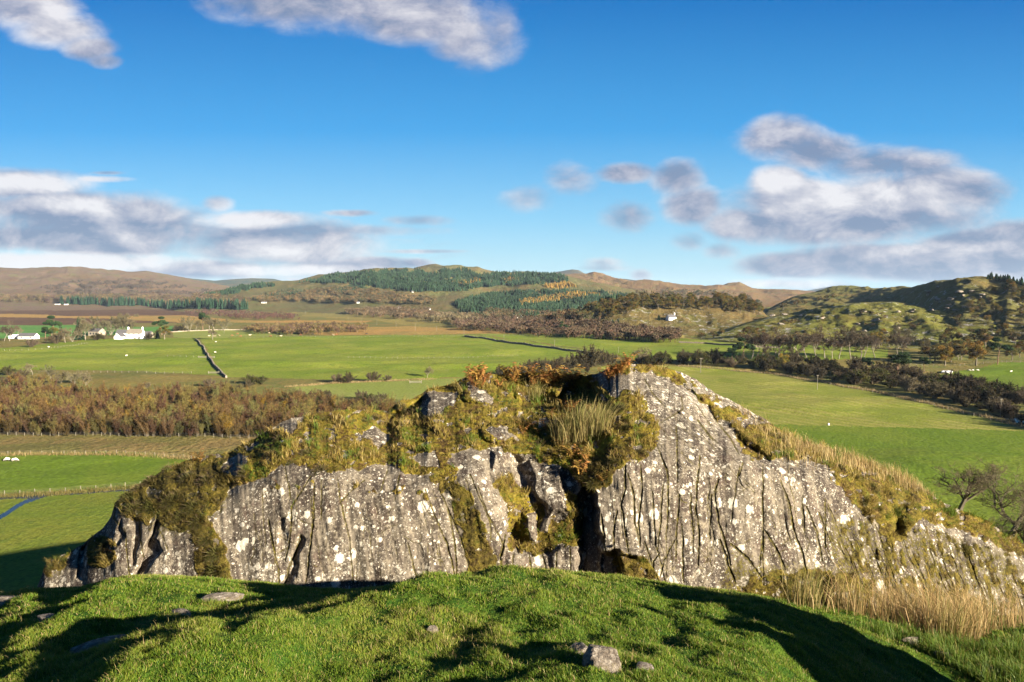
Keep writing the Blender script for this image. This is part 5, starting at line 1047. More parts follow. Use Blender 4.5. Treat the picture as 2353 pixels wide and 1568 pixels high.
wood("conifer_forest", "dark blue green conifer plantation over the upper central hill", [[(690, 650), (760, 634), (860, 622), (925, 623), (960, 620), (990, 632), (1040, 618), (1058, 619), (1100, 634), (1130, 628), (1250, 630), (1290, 634), (1310, 645), (1240, 654), (1130, 658), (1060, 668), (960, 672), (890, 664), (800, 652)]], 9000, LC, (10, 14), DK, wide=1.2, hole=(60, 14, -.55))
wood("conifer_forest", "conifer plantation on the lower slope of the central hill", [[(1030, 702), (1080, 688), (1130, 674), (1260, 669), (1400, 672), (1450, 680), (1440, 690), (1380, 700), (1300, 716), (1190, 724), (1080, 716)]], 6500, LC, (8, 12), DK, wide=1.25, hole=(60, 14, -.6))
wood("larch_stand", "golden larch strips among the dark conifers", [[(1190, 698), (1250, 684), (1340, 678), (1345, 686), (1280, 696), (1200, 703)], [(1310, 677), (1360, 675), (1362, 682), (1318, 684)], [(1040, 655), (1090, 642), (1110, 648), (1070, 660)], [(1150, 648), (1185, 640), (1190, 648), (1155, 656)], [(1240, 660), (1300, 652), (1330, 660), (1290, 664)]], 1100, LC, (9, 13), LARCH, wide=1.2)
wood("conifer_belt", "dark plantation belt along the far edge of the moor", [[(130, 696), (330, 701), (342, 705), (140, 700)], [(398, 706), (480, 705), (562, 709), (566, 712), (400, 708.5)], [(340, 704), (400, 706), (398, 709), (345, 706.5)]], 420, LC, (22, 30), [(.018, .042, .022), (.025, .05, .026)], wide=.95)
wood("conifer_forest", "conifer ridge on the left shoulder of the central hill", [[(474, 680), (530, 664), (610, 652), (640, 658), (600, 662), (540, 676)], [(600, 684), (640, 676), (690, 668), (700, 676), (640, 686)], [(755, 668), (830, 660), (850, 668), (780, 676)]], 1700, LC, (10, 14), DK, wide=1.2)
wood("broadleaf_wood", "brown leafless woodland along the foot of the central hill", [[(570, 692), (610, 680), (690, 672), (780, 664), (900, 674), (1000, 690), (1010, 700), (960, 700), (880, 698), (780, 696), (690, 698)]], 2600, LD, (10, 15), [(.13, .095, .05), (.16, .11, .055), (.10, .085, .04), (.19, .12, .05), (.08, .075, .04)], wide=1.0, hole=(50, 10, -.5))
wood("broadleaf_wood", "brown trees behind the plantation belt at the moor's edge", [[(-100, 694), (0, 686), (200, 684), (480, 684), (570, 690), (560, 706), (340, 700), (130, 696), (-100, 697)]], 1700, LD, (13, 20), [(.12, .085, .045), (.15, .105, .05), (.10, .085, .04), (.09, .06, .045)], wide=.9, hole=(50, 10, -.45))
wood("broadleaf_wood", "purple grey birch woods on the far left hill", [[(60, 664), (180, 650), (300, 644), (400, 655), (500, 672), (430, 688), (150, 680)]], 2600, LD, (9, 14), [(.085, .065, .052), (.10, .07, .055), (.075, .062, .045)], hole=(60, 8, -.05))
wood("alder_wood", "long purple brown alder wood across the valley", [[(1022, 748), (1060, 736), (1150, 732), (1300, 744), (1420, 756), (1560, 772), (1562, 786), (1500, 787), (1400, 782), (1280, 776), (1150, 766), (1060, 757)]], 2000, LD, (8, 11.5), [(.105, .068, .045), (.09, .06, .042), (.125, .082, .05), (.12, .09, .05)], wide=.95)
wood("alder_wood", "grey brown wood on the bog left of the long alder wood", [[(783, 722), (850, 712), (990, 718), (1010, 733), (900, 732), (820, 728)]], 460, LD, (10, 15), [(.13, .09, .055), (.155, .105, .06), (.11, .08, .045)])
wood("alder_wood", "pale bare wood between bog and conifers", [[(960, 738), (1000, 728), (1080, 728), (1100, 742), (1040, 745)]], 240, LD, (10, 15), [(.17, .135, .075), (.19, .15, .085), (.13, .10, .055)], wide=.8)
wood("birch_wood", "dark purple birch strip on the moor", [[(420, 720), (470, 716), (560, 718), (690, 727), (690, 737), (560, 736), (480, 726)]], 420, LD, (7, 10), [(.10, .055, .042), (.12, .068, .048), (.085, .05, .04)])
wood("willow_scrub", "brown willow scrub behind the cattle field", [[(560, 764), (590, 754), (660, 752), (720, 750), (770, 752), (845, 756), (840, 764), (740, 770), (640, 770)]], 520, LD, (6.5, 10), [(.12, .08, .045), (.14, .095, .05), (.10, .065, .045), (.16, .12, .045)])
wood("mixed_wood", "mixed wood behind the alder wood and below the conifers", [[(1090, 736), (1120, 716), (1240, 722), (1320, 730), (1380, 745), (1300, 744), (1180, 736)]], 700, LD, (9, 14), [(.12, .085, .045), (.08, .07, .03), (.06, .065, .03), (.15, .09, .05)])
wood("conifer_clump", "dark conifer clump in the mixed wood", [[(1195, 730), (1230, 726), (1238, 734), (1200, 738)], [(1060, 716), (1080, 712), (1100, 720), (1075, 728)]], 80, LC, (12, 17), DK, wide=1.2)
wood("birch_wood", "brown birches over the slope above the knoll", [[(1440, 682), (1500, 668), (1600, 668), (1700, 676), (1740, 688), (1600, 684), (1480, 688)]], 500, LD, (9, 14), [(.12, .09, .045), (.15, .11, .05), (.10, .08, .04)], hole=(40, 10, -.2))
wood("conifer_forest", "dark green conifers on the skyline at the right edge", [[(2268, 640), (2300, 641), (2330, 646), (2430, 652), (2430, 660), (2330, 652), (2290, 645)]], 160, LC, (5, 8), [(.015, .034, .018), (.02, .04, .02)], wide=1.3)
wood("hill_scrub", "low brown scrub scattered on the right hill", [[(1750, 770), (1800, 740), (1900, 720), (2000, 715), (2120, 730), (2220, 700), (2240, 780), (2100, 790), (1900, 800)]], 420, LD, (2, 4.5), [(.09, .065, .03), (.12, .075, .03), (.07, .06, .025)], wide=1.4, hole=(30, 12, .08))

# ------------------------------------------------------------------ boulder out of frame that shades the right of the bank
bx, by = 4.35, 2.4
me = stone_mesh(77, M_stone, 5); co = np.empty(len(me.vertices) * 3, np.float32); me.vertices.foreach_get("co", co); co = co.reshape(-1, 3)
co[:, 2] *= 1 + .25 * co[:, 0]; me.vertices.foreach_set("co", co.ravel()); me.update()
o = obj("boulder", me, None, (bx, by, float(knoll(np.array(bx), np.array(by))) + .25)); o.scale = (1.9, .9, 2.45); o.rotation_euler = (0, 0, math.atan2(.82, .57)); co2 = co.copy(); co2[:, 2] += .22 * fbm(co[:, 0] * 4, co[:, 1] * 4 + co[:, 2] * 2, 88, 4); me.vertices.foreach_set("co", co2.ravel()); me.update(); tag(o, "large grey boulder beside the viewer that throws its shadow over the right of the bank", "boulder")

# ------------------------------------------------------------------ buildings
M_white = plain_mat("white_render", (.80, .78, .74), .8, .06, .6); M_far_white = plain_mat("far_white_wall", (.52, .50, .46), .85, .1, .6); M_slate = plain_mat("slate_roof", (.085, .08, .08), .7, .25, 1.2); M_tanroof = plain_mat("stone_tile_roof", (.17, .145, .11), .8, .25, 1.2)
M_glass = plain_mat("window_glass", (.03, .035, .04), .15, .1, 1, .5); M_wood = plain_mat("weathered_timber", (.27, .23, .17), .85, .2, 2); M_pale = plain_mat("pale_post", (.18, .16, .12), .85, .2, 2); M_brown = plain_mat("brown_timber", (.13, .09, .06), .8, .2, 2)
def prism(w, d, h0, h1, ov=.3, th=.25):
    """gable roof slabs along x"""
    mb = MB(); x = w / 2 + ov; y = d / 2 + ov; dz = (h1 - h0) / (d / 2) * ov
    for sg in (-1, 1):
        A = np.array([(-x, sg * y, h0 - dz), (x, sg * y, h0 - dz), (x, 0, h1), (-x, 0, h1)]); Bm = A + [0, 0, th]; V = np.concatenate([A, Bm])
        mb.add(V, None, [(0, 1, 2, 3), (4, 7, 6, 5), (0, 4, 5, 1), (1, 5, 6, 2), (2, 6, 7, 3), (3, 7, 4, 0)])
    return mb
def house(name, label, x, y, yaw, w, d, h0, h1, mat, roofm, windows=(), chims=(), door=None, group=None, z=None, cat="house"):
    X, Y, Z = [float(v[0]) for v in hit(x, y)]; t = thing(name, label, cat, (X, Y, Z - .1), yaw, group)
    mb = MB(); mb.box((-w / 2, -d / 2, -1), (w / 2, d / 2, h0)); mb.add([(-w / 2, -d / 2, h0), (-w / 2, d / 2, h0), (-w / 2, 0, h1 - .02), (w / 2, -d / 2, h0), (w / 2, d / 2, h0), (w / 2, 0, h1 - .02)], [(0, 2, 1), (3, 4, 5)])
    obj("wall", mb.mesh("wall", mat), t); rf = obj("roof", prism(w, d, h0, h1).mesh("roof", roofm), t)
    for cx in chims:
        m = MB(); m.box((cx - .6, -.5, h1 - 1.2), (cx + .6, .5, h1 + 1.9)); m.box((cx - .7, -.6, h1 + 1.9), (cx + .7, .6, h1 + 2.1)); m.tube([(cx, 0, h1 + 2.1), (cx, 0, h1 + 2.6)], .2, 6); obj("chimney", m.mesh("chimney", mat), rf)
    for (wx, wz, ww, wh) in windows:
        m = MB(); m.box((wx - ww / 2, -d / 2 - .05, wz), (wx + ww / 2, -d / 2 - .005, wz + wh)); wd = obj("window", m.mesh("window", M_glass), t)
        m = MB(); m.box((wx - ww / 2 - .1, -d / 2 - .12, wz - .14), (wx + ww / 2 + .1, -d / 2 - .003, wz - .01)); obj("sill", m.mesh("sill", mat), wd)
    if door is not None:
        m = MB(); m.box((door - .5, -d / 2 - .06, 0), (door + .5, -d / 2 - .004, 2.1)); obj("door", m.mesh("door", M_brown), t)
    return t
house("farmhouse", "white two storey farmhouse with a tall chimney at each gable end", 312, 778, .02, 15.5, 7, 5.4, 9.6, M_white, M_tanroof, [(-5, 3.6, 1, 1.3), (0, 3.6, 1, 1.3), (5, 3.6, 1, 1.3), (-5, 1, 1.1, 1.4), (3, 1, 1.1, 1.4), (5.4, 1, 1.1, 1.4)], (-7.2, 7.2), 0)
house("farm_wing", "low white gabled wing left of the farmhouse", 276, 779, math.pi / 2, 9, 7.5, 2.6, 5.8, M_white, M_slate, [(-2, .9, 1, 1.2)], (), None)
house("farm_outhouse", "dark roofed outhouse behind the farmhouse wing", 287, 773, .05, 16, 8, 4.0, 7.2, M_white, M_slate, [(-3, 1.2, 1, 1.2)], (), None)
house("farm_outhouse", "dark roofed shed at the farmhouse's right gable", 338, 776, .1, 10, 7, 3.4, 6.4, M_wood, M_slate, [(2, 1, 1, 1.2)], (), None)
house("barn", "timber barn with a dark roof left of the farmhouse", 223, 772, -.25, 15, 10, 5.5, 9.0, M_wood, M_slate, [(-4, 2, 2, 2), (0, 2, 2, 2), (4, 2, 2, 2)], (), None, cat="barn")
house("bungalow", "long white bungalow with a dark hipped roof at the far left", 66, 779, -.05, 18, 8, 3.0, 6.2, M_white, M_slate, [(-5, 1, 2, 1.2), (5, 1, 2.4, 1.2)], (), -1)
house("annexe", "low white annexe joined to the bungalow's left end", 37, 778, -.05, 12, 7, 2.5, 4.1, M_white, M_white, [(-2, .9, 1.6, 1.2)], (), 2)
house("cottage", "small white cottage with a dark roof below the oak wood", 1542, 735, .45, 11, 6, 3.2, 6.0, M_white, M_slate, [(-3, 1, .9, 1.2), (3, 1, .9, 1.2)], (5, ), 0)
house("long_shed", "long pale shed behind the purple alder wood", 1191, 731, .1, 18, 9, 4, 6.5, M_white, M_white, [(-4, 1.5, 2, 1.5)], (), 2, cat="shed")
for x, y, w, lb in [(604, 697, 16, "white house at the edge of the far green field, left of its twin"), (610, 697, 11, "small white house right against the far white house"), (823, 697, 15, "pale stone house among the far trees right of the green field"), (132, 700.5, 30, "long white shed on the far edge of the moor"), (152, 701, 22, "small white shed right of the long one on the far moor"), (918, 708, 14, "white cottage in the pale wood on the bog edge"), (985, 712, 18, "white gabled house against the conifers"), (948, 672, 10, "tiny pale house on the central hill")]:
    house("far_house", lb, x, y, .2, w * .5, 5.5, 2.6, 4.6, M_far_white, M_slate, [(-1.5, 1, 1.2, 1.2), (1.5, 1, 1.2, 1.2)], (), 0, "distant white houses")

# ------------------------------------------------------------------ poles, fences, walls
def pole_mesh():
    mb = MB(); mb.tube([(0, 0, -.5), (0, 0, 9)], [.17, .13], 8, (1, 1, 1)); return mb.mesh("pole", M_pale)
PME = pole_mesh(); mb = MB(); mb.box((-1.0, -.17, 8.5), (1.0, -.13, 8.68)); mb.box((-.05, -.2, 8.2), (.05, -.12, 8.5)); CAR = mb.mesh("crossarm", M_pale)
mb = MB(); 
for sx_ in (-.85, 0, .85): mb.tube([(sx_, -.15, 8.68), (sx_, -.15, 8.95)], [.07, .05], 6)
INS = mb.mesh("insulators", M_glass)
POLES = [(1610, 857, 35, "left pole in the mown field beside the river hedge"), (1878, 895, 34, "middle pole in the mown field"), (2299, 957, 42, "right pole by the fence at the river"), (1158, 786, 16, "pole in the far field right of the black wall's start"), (1274, 799, 18, "pole in the far field just above the black wall"), (1421, 812.5, 15, "pole in the far field above the hedge trees"), (1253, 769, 13, "dark pole in front of the purple wood"), (1066, 772, 14, "pole where the fence meets the black wall"),
  (1003, 761, 11, None), (954, 760, 16, None), (910, 751, 12, None), (866, 748, 11, None), (831, 741, 9, None), (800, 737, 8, None), (772, 733, 9, None), (813.5, 760, 14, None), (745, 728, 8, None), (702, 723, 8, None), (515, 766, 16, "pole by the wall clump of trees left of the cattle"), (722, 757, 9, None)]
for x, y, px, lb in POLES:
    X, Y, Z = [float(v[0]) for v in hit(x, y)]; s = px * Y / F / 9.0
    t = thing("utility_pole", lb or "thin pale pole in the line across the tan bog", "utility pole", (X, Y, Z), .35 if x > 1500 else .1, "utility poles crossing the valley", s); obj("pole", PME, t); obj("crossarm", CAR, t); obj("insulators", INS, t)
def fence(label, pts, sp, h=1.15, thick=.05, mat=None, maxp=100):
    p = np.array(pts, float); X, Y, Z = hit(p[:, 0], p[:, 1]); d = np.concatenate([[0], np.cumsum(np.hypot(np.diff(X), np.diff(Y)))]); n = int(min(maxp, d[-1] / sp)) + 1
    s = np.linspace(0, d[-1], n); xs, ys = np.interp(s, d, X), np.interp(s, d, Y); zs = gz(xs, ys); c = (xs.mean(), ys.mean(), zs.mean())
    t = thing("field_fence", label, "fence", tuple(float(v) for v in c)); mb = MB(); mb.box((-thick, -thick, -.4), (thick, thick, h)); mb.box((-thick * .7, -thick * .7, h), (thick * .7, thick * .7, h + .04)); pm = mb.mesh("post", mat or M_pale)
    for i in range(n):
        o = obj("post", pm, t, (xs[i] - c[0], ys[i] - c[1], zs[i] - c[2])); o.rotation_euler = (rng.normal(0, .04), rng.normal(0, .04), rng.uniform(0, 3)); o.scale = (1, 1, rng.uniform(.85, 1.15))
    mw = MB()
    for k in (.35, .65, .95): mw.tube(np.stack([xs - c[0], ys - c[1], zs - c[2] + k * h], 1), .012, 3)
    obj("wire", mw.mesh("wire", M_wood), t)
fence("post and wire fence along the top of the centre field", [(565, 778), (800, 776.5), (1070, 773), (1290, 770), (1400, 773)], 4.2, 1.3, .07)
fence("post and wire fence crossing the middle of the centre field", [(800, 823), (900, 824), (1010, 824), (1100, 822), (1190, 818)], 3.8, 1.15, .07)
fence("fence along the top of the bright green field on the left", [(-60, 1050), (170, 1044), (260, 1043), (430, 1053), (520, 1070)], 3.0, 1.1, .05)
fence("fence beside the stream at the foot of the bright green field", [(-60, 1142), (120, 1133), (300, 1119), (420, 1110)], 3.2, 1.1, .05)
fence("fence at the front edge of the scrub wood", [(-60, 1000), (300, 1003), (560, 1008), (700, 1008)], 3.0, 1.2, .05)
fence("fence along the mown field below the river hedge", [(1560, 844), (1660, 850), (1780, 862), (1900, 883), (2010, 903), (2150, 935), (2250, 959), (2353, 987), (2440, 1010)], 3.0, 1.2, .06)
fence("broken line of posts in the left field", [(385, 820), (430, 821), (462, 822)], 4.5, 1.2, .06)
fence("post line along the lower edge of the left field", [(200, 856), (300, 857), (440, 858)], 5, 1.1, .07)
fence("fence below the bungalow garden", [(-60, 808), (30, 807), (110, 803), (200, 790)], 4.5, 1.2, .08)
fence("fence between the grazing field and the hill foot", [(2040, 838), (2180, 842), (2353, 833), (2420, 832)], 3.5, 1.2, .08)
m, nt, b = new_mat("dry_stone", .95, .1); pos = nt.n("ShaderNodeNewGeometry").outputs["Position"]
v = nt.n("ShaderNodeTexVoronoi", i_Vector=pos, i_Scale=2.2); c = nt.mix(.6, v.outputs["Color"], (.5, .5, .5)); hs = nt.n("ShaderNodeHueSaturation", i_Saturation=.1, i_Value=1.0, i_Color=c).outputs[0]
nt.link(nt.mix(1.0, hs, (.36, .30, .22), 'MULTIPLY'), b.inputs["Base Color"]); bump(nt, b, v.outputs["Distance"], .8, .2); M_dry_stone = m
def stone_wall(label, pts, h, w, seed, rag=.25):
    p = np.array(pts, float); X, Y, Z = hit(p[:, 0], p[:, 1]); d = np.concatenate([[0], np.cumsum(np.hypot(np.diff(X), np.diff(Y)))]); n = max(8, int(d[-1] / .9)); s = np.linspace(0, d[-1], n)
    xs, ys = np.interp(s, d, X), np.interp(s, d, Y); xs = xs + .5 * gnoise(s / 9, s * 0, seed); zs = gz(xs, ys); tx = np.gradient(xs); ty = np.gradient(ys); l = np.hypot(tx, ty); nx, ny = -ty / l, tx / l
    hh = h * (1 + rag * fbm(s / 4, s * 0 + .3, seed + 3, 3)); r = np.random.default_rng(seed); V = []
    for sd, zz, ww in [(-1, -.5, 1), (-1, .55, .9), (-1, 1, .62), (1, 1, .62), (1, .55, .9), (1, -.5, 1)]:
        j = 1 + r.normal(0, .10, n); z = zs + (hh * zz * (1 + r.normal(0, .04, n)) if zz > 0 else -.5); V.append(np.stack([xs + sd * nx * w / 2 * ww * j, ys + sd * ny * w / 2 * ww * j, z], 1))
    V = np.stack(V, 1); i = np.arange(n - 1)[:, None] * 6; k = np.arange(5)[None]; Q = np.stack([i + k, i + 6 + k, i + 7 + k, i + k + 1], -1).reshape(-1, 4); Q = np.concatenate([Q, [[0, 1, 4, 5], [1, 2, 3, 4]], [[(n - 1) * 6 + q for q in (5, 4, 1, 0)], [(n - 1) * 6 + q for q in (4, 3, 2, 1)]]])
    c = V.reshape(-1, 3).mean(0); tag(obj("stone_wall", mk_mesh("stone_wall", V.reshape(-1, 3) - c, [Q], M_dry_stone), None, c), label, "wall")
stone_wall("dry stone wall running up the fields between left and centre meadow", [(520, 869), (505, 853), (490, 838), (478, 818), (471, 806), (458, 788), (450, 781)], 1.3, 1.1, 1)
stone_wall("long dark dry stone wall crossing the far green field", [(1068, 773.5), (1130, 782), (1203, 791.5), (1270, 801), (1345, 812)], 1.5, 1.2, 2)
stone_wall("pale low wall along the top of the cattle field", [(392, 764), (450, 761), (520, 759), (565, 759)], 1.2, 1.0, 3)
stone_wall("field wall below the oak covered knoll", [(1560, 788), (1620, 790), (1700, 795), (1790, 800)], 1.2, 1.2, 4)
# field gates by the stone wall
def gate(label, x, y, w):
    X, Y, Z = [float(v[0]) for v in hit(x, y)]; t = thing("field_gate", label, "gate", (X, Y, Z), .05)
    mb = MB()
    for k in range(5): mb.box((-w / 2, -.04, .2 + k * .24), (w / 2, .04, .30 + k * .24))
    mb.box((-w / 2, -.06, .2), (-w / 2 + .1, -.045, 1.3)); mb.box((w / 2 - .1, -.06, .2), (w / 2, -.045, 1.3)); obj("gate_bars", mb.mesh("gate_bars", M_pale), t)
    for s in (-1, 1):
        m = MB(); m.box((s * (w / 2 + .15) - .12, -.12, -.3), (s * (w / 2 + .15) + .12, .12, 1.6)); m.box((s * (w / 2 + .15) - .08, -.08, 1.6), (s * (w / 2 + .15) + .08, .08, 1.66)); obj("post", m.mesh("post", M_pale), t)
gate("pale metal gate on the left side of the stone wall, upper of two", 465, 823, 5); gate("pale metal gate on the right side of the stone wall", 486, 823, 4); gate("pale gate low on the left side of the stone wall", 491, 859, 6); gate("metal gate at the bush by the pale field", 955, 881, 6)
# tan verge along the river fence, rushes along the stream and the bog fence
def verge(name, label, pts, n, h, w, cols, spread):
    p = np.array(pts, float); X, Y, Z = hit(p[:, 0], p[:, 1]); d = np.concatenate([[0], np.cumsum(np.hypot(np.diff(X), np.diff(Y)))]); s = rng.uniform(0, d[-1], n); xs = np.interp(s, d, X) + rng.normal(0, spread, n); ys = np.interp(s, d, Y) + rng.normal(0, spread, n); P = np.stack([xs, ys, gz(xs, ys)], 1)
    k = rng.uniform(size=n) < np.clip(.8 + .6 * fbm(s / 7, s * 0, 131, 3), .3, 1); P = P[k]; n = len(P); le = rng.normal(0, .35, (n, 3)); c = rcol(n, cols, [1] * len(cols), .25); V, T, Q, C = blades(P, np.tile([0, 0, 1.0], (n, 1)), h * rng.uniform(.5, 1.2, n), np.full(n, w), le, c)
    tag(obj(name, mk_mesh(name, V, [T, Q], M_dry, col=C)), label, "grass", None, "stuff")
VT = [(.30, .21, .09), (.24, .17, .06), (.36, .27, .13)]; VG = [(.11, .11, .025), (.16, .13, .035), (.20, .15, .05)]
verge("verge_grass", "strip of tan grass along the fence of the mown field", [(1555, 842), (1660, 848), (1780, 860), (1900, 880), (2010, 900), (2150, 931), (2250, 955), (2353, 983), (2440, 1006)], 9000, 1.0, .05, VT, .9)
verge("stream_rushes", "olive rushes along the stream fence on the left", [(-60, 1144), (120, 1136), (300, 1122), (420, 1112)], 5000, .7, .03, VG, 1.0)
verge("field_edge_grass", "tawny grass along the top edge of the bright left field", [(-60, 1051), (170, 1045), (260, 1044), (430, 1054), (520, 1070)], 5000, .8, .03, VT + VG, .9)
verge("field_edge_grass", "pale tan grass along the top of the pale field", [(655, 890), (760, 882), (900, 876), (1000, 872)], 3500, .9, .05, VT, 1.2)
# pale stones / slab by the grazing field
X, Y, Z = [float(v[0]) for v in hit(2178, 857)]
o = obj("pale_slab", stone_mesh(41, M_white, 3), None, (X, Y, Z + .3)); o.scale = (5.2, 3.0, 1.3); tag(o, "broad pale slab of rock at the corner of the right grazing field", "rock")
for i in range(46):
    x, y = [(rng.uniform(1760, 2120), rng.uniform(715, 790)), (rng.uniform(2090, 2260), rng.uniform(655, 720))][i % 2]
    X, Y, Z = [float(v[0]) for v in hit(x, y)]; o = obj("crag", stone_mesh(200 + i % 6, M_stone, 3) if i < 6 else bpy.data.objects["crag" if i % 6 == 0 else "crag.%03d" % (i % 6)].data, None, (X, Y, Z)); s = rng.uniform(1.2, 4.0); o.scale = (s * 1.5, s, s * .8); o.rotation_euler = (0, 0, rng.uniform(0, 6.28))
    tag(o, "grey crag breaking through the grass of the sunlit right hill" if i % 2 == 0 else "grey crag on the upper slope of the right hill", "crag", "crags on the right hill")
# ------------------------------------------------------------------ animals
M_fleece = plain_mat("fleece", (.62, .57, .48), .95, .12, 3); 
def beast(L, H, leg, body_r, coat, dark, graze=True, horn=False, woolly=False):
    mb = MB(); x = np.linspace(-L / 2, L / 2, 9); zc = leg + body_r * .95
    r = body_r * np.array([.45, .86, 1.0, .96, .94, .97, 1.02, .85, .45]); mb.tube(np.stack([x, 0 * x, zc + .03 * np.sin(x * 4)], 1), r, 10, coat)
    hd = leg * .75 if graze else zc + body_r * .9; nx = L / 2 + (.28 if graze else .22) * L
    mb.tube([(L / 2 - .12 * L, 0, zc + .2 * body_r), (L / 2 + .08 * L, 0, (zc + hd) / 2 + .05), (nx, 0, hd)], [body_r * .62, body_r * .42, body_r * .30], 8, coat); mb.tube([(nx - .04 * L, 0, hd + .04), (nx + .10 * L, 0, hd - .10 * L), (nx + .15 * L, 0, hd - .17 * L)], [body_r * .32, body_r * .26, body_r * .16], 8, dark)
    for s in (-1, 1):
        mb.tube([(nx, s * .04 * L, hd + .06 * L), (nx - .03 * L, s * .13 * L, hd + .05 * L)], [.03 * L, .012 * L], 4, dark)
        if horn: mb.tube([(nx, s * .05 * L, hd + .08 * L), (nx, s * .2 * L, hd + .12 * L), (nx, s * .24 * L, hd + .22 * L)], [.018 * L, .014 * L, .006 * L], 4, (.5, .45, .35))
        f = L * .33; mb.tube([(f, s * body_r * .5, zc - .3 * body_r), (f + .01, s * body_r * .5, leg * .5), (f, s * body_r * .5, 0)], [body_r * .26, body_r * .14, body_r * .11], 6, dark)
        mb.tube([(-f, s * body_r * .5, zc - .2 * body_r), (-f + .05 * L, s * body_r * .5, leg * .78), (-f - .05 * L, s * body_r * .5, leg * .42), (-f - .03 * L, s * body_r * .5, 0)], [body_r * .34, body_r * .22, body_r * .13, body_r * .11], 6, dark)
    mb.tube([(-L / 2, 0, zc + body_r * .3), (-L / 2 - .05 * L, 0, zc - .1), (-L / 2 - .04 * L, 0, leg * .7)], [.025 * L, .018 * L, .02 * L], 4, coat); return mb
M_coat = plain_mat("animal_coat", (1, 1, 1), .9, .15, 3, .1, vcol=True)
SHE = [beast(1.05, .8, .32, .27, (.62, .57, .48), (.12, .10, .09)).mesh("sheep", M_coat), beast(1.05, .8, .32, .27, (.66, .61, .52), (.5, .46, .4), False).mesh("sheep", M_coat)]
for x, y, lb in [(17, 1060, "left of two white sheep in the bright left field"), (33, 1061, "right of two white sheep in the bright left field"), (2236, 853, "sheep in the group at the top of the right grazing field"), (2247, 853, "sheep in the group at the top of the right grazing field"), (2228, 853.5, "sheep in the group at the top of the right grazing field"), (2323, 856, "lone sheep at the right edge of the grazing field"), (2145, 874, "lone sheep low on the left of the grazing field"), (2139, 881, "sheep close to the hedge in the grazing field"), (2238, 876, "lone sheep in the middle of the grazing field"), (2231, 888, "sheep just above the right river hedge"), (2099, 873, "sheep by the pines at the grazing field's left end"),
   (1338, 777, "left of two sheep before the purple wood"), (1353, 778, "right of two sheep before the purple wood"), (290, 819, "lone white sheep in the left field"), (494, 811, "sheep right of the stone wall"), (496, 787, "sheep near the top of the stone wall"), (1966, 825, "sheep under the bare tree row"), (112, 799, "white sheep in the left meadow below the farm garden")]:
    X, Y, Z = [float(v[0]) for v in hit(x, y)]; o = obj("sheep", SHE[rng.integers(2)], None, (X, Y, Z - .02)); o.rotation_euler = (0, 0, rng.choice([0, math.pi]) + rng.uniform(-.5, .5)); s = 1.25; o.scale = (s, s, s); tag(o, lb, "sheep", "sheep in the fields")
COW = {"brown": (.20, .085, .035), "cream": (.50, .40, .26), "black": (.03, .026, .024)}; CME = {k: beast(2.1, 1.35, .62, .42, c, tuple(np.array(c) * .8), k != "cream", True).mesh("cow", M_coat) for k, c in COW.items()}
CL_ = {"brown": "shaggy brown cow grazing in the field beyond the stone wall", "cream": "cream coloured cow in the field beyond the stone wall", "black": "black cow on the tan strip before the willow scrub"}
for x, y, k in [(480, 774, "cream"), (493, 774.5, "cream"), (504, 773, "cream"), (546, 769, "brown"), (533, 773, "brown"), (553, 774.5, "brown"), (574, 772, "cream"), (622, 774, "brown"), (645, 774, "cream"), (642, 769, "black"), (690, 771.5, "brown"), (718, 770, "black"), (766, 772, "cream"), (618, 767, "cream"), (773, 771, "brown"), (842, 769, "black")]:
    X, Y, Z = [float(v[0]) for v in hit(x, y)]; o = obj("cow", CME[k], None, (X, Y, Z - .02)); o.rotation_euler = (0, 0, rng.choice([0, math.pi]) + rng.uniform(-.6, .6)); o.scale = (1.15,) * 3; tag(o, CL_[k], "cow", "cattle in the field beyond the stone wall")
# feed sack on a short post in the mown field
X, Y, Z = [float(v[0]) for v in hit(1903, 977)]; t = thing("marker_post", "short dark post with a white sack at the edge of the mown field", "post", (X, Y, Z)); mb = MB(); mb.box((-.07, -.07, -.2), (.07, .07, 1.25)); mb.box((-.05, -.05, 1.25), (.05, .05, 1.3)); obj("post", mb.mesh("post", M_brown), t)
mb = MB(); mb.tube([(.02, -.25, 0), (.03, -.25, .3), (.0, -.22, .6), (0, -.2, .72)], [.32, .36, .28, .12], 9); obj("sack", mb.mesh("sack", M_white, True), t)

# ------------------------------------------------------------------ light, sky, air
sd = bpy.data.lights.new("sun", 'SUN'); sd.energy = 5.0; sd.angle = R_(0.5); sd.color = (1.0, .895, .735)
so = obj("sun", sd); so.rotation_euler = Vector(SUN).to_track_quat('Z', 'Y').to_euler()
w = bpy.data.worlds.new("World"); scene.world = w; w.use_nodes = True
nt = NT(w.node_tree); bg = w.node_tree.nodes["Background"]
sky = nt.n("ShaderNodeTexSky", sky_type='NISHITA', sun_disc=False, sun_elevation=SUN_EL, sun_rotation=SUN_AZ, altitude=50, air_density=1.0, dust_density=.4, ozone_density=2.5)
D = nt.n("ShaderNodeTexCoord").outputs["Generated"]
sx = nt.n("ShaderNodeSeparateXYZ"); nt.link(D, sx.inputs[0])
yy = nt.math('MAXIMUM', sx.outputs[1], .08)
A = nt.math('DIVIDE', sx.outputs[0], yy); B = nt.math('DIVIDE', sx.outputs[2], yy)
P = nt.n("ShaderNodeCombineXYZ", i_0=A, i_1=B).outputs[0]
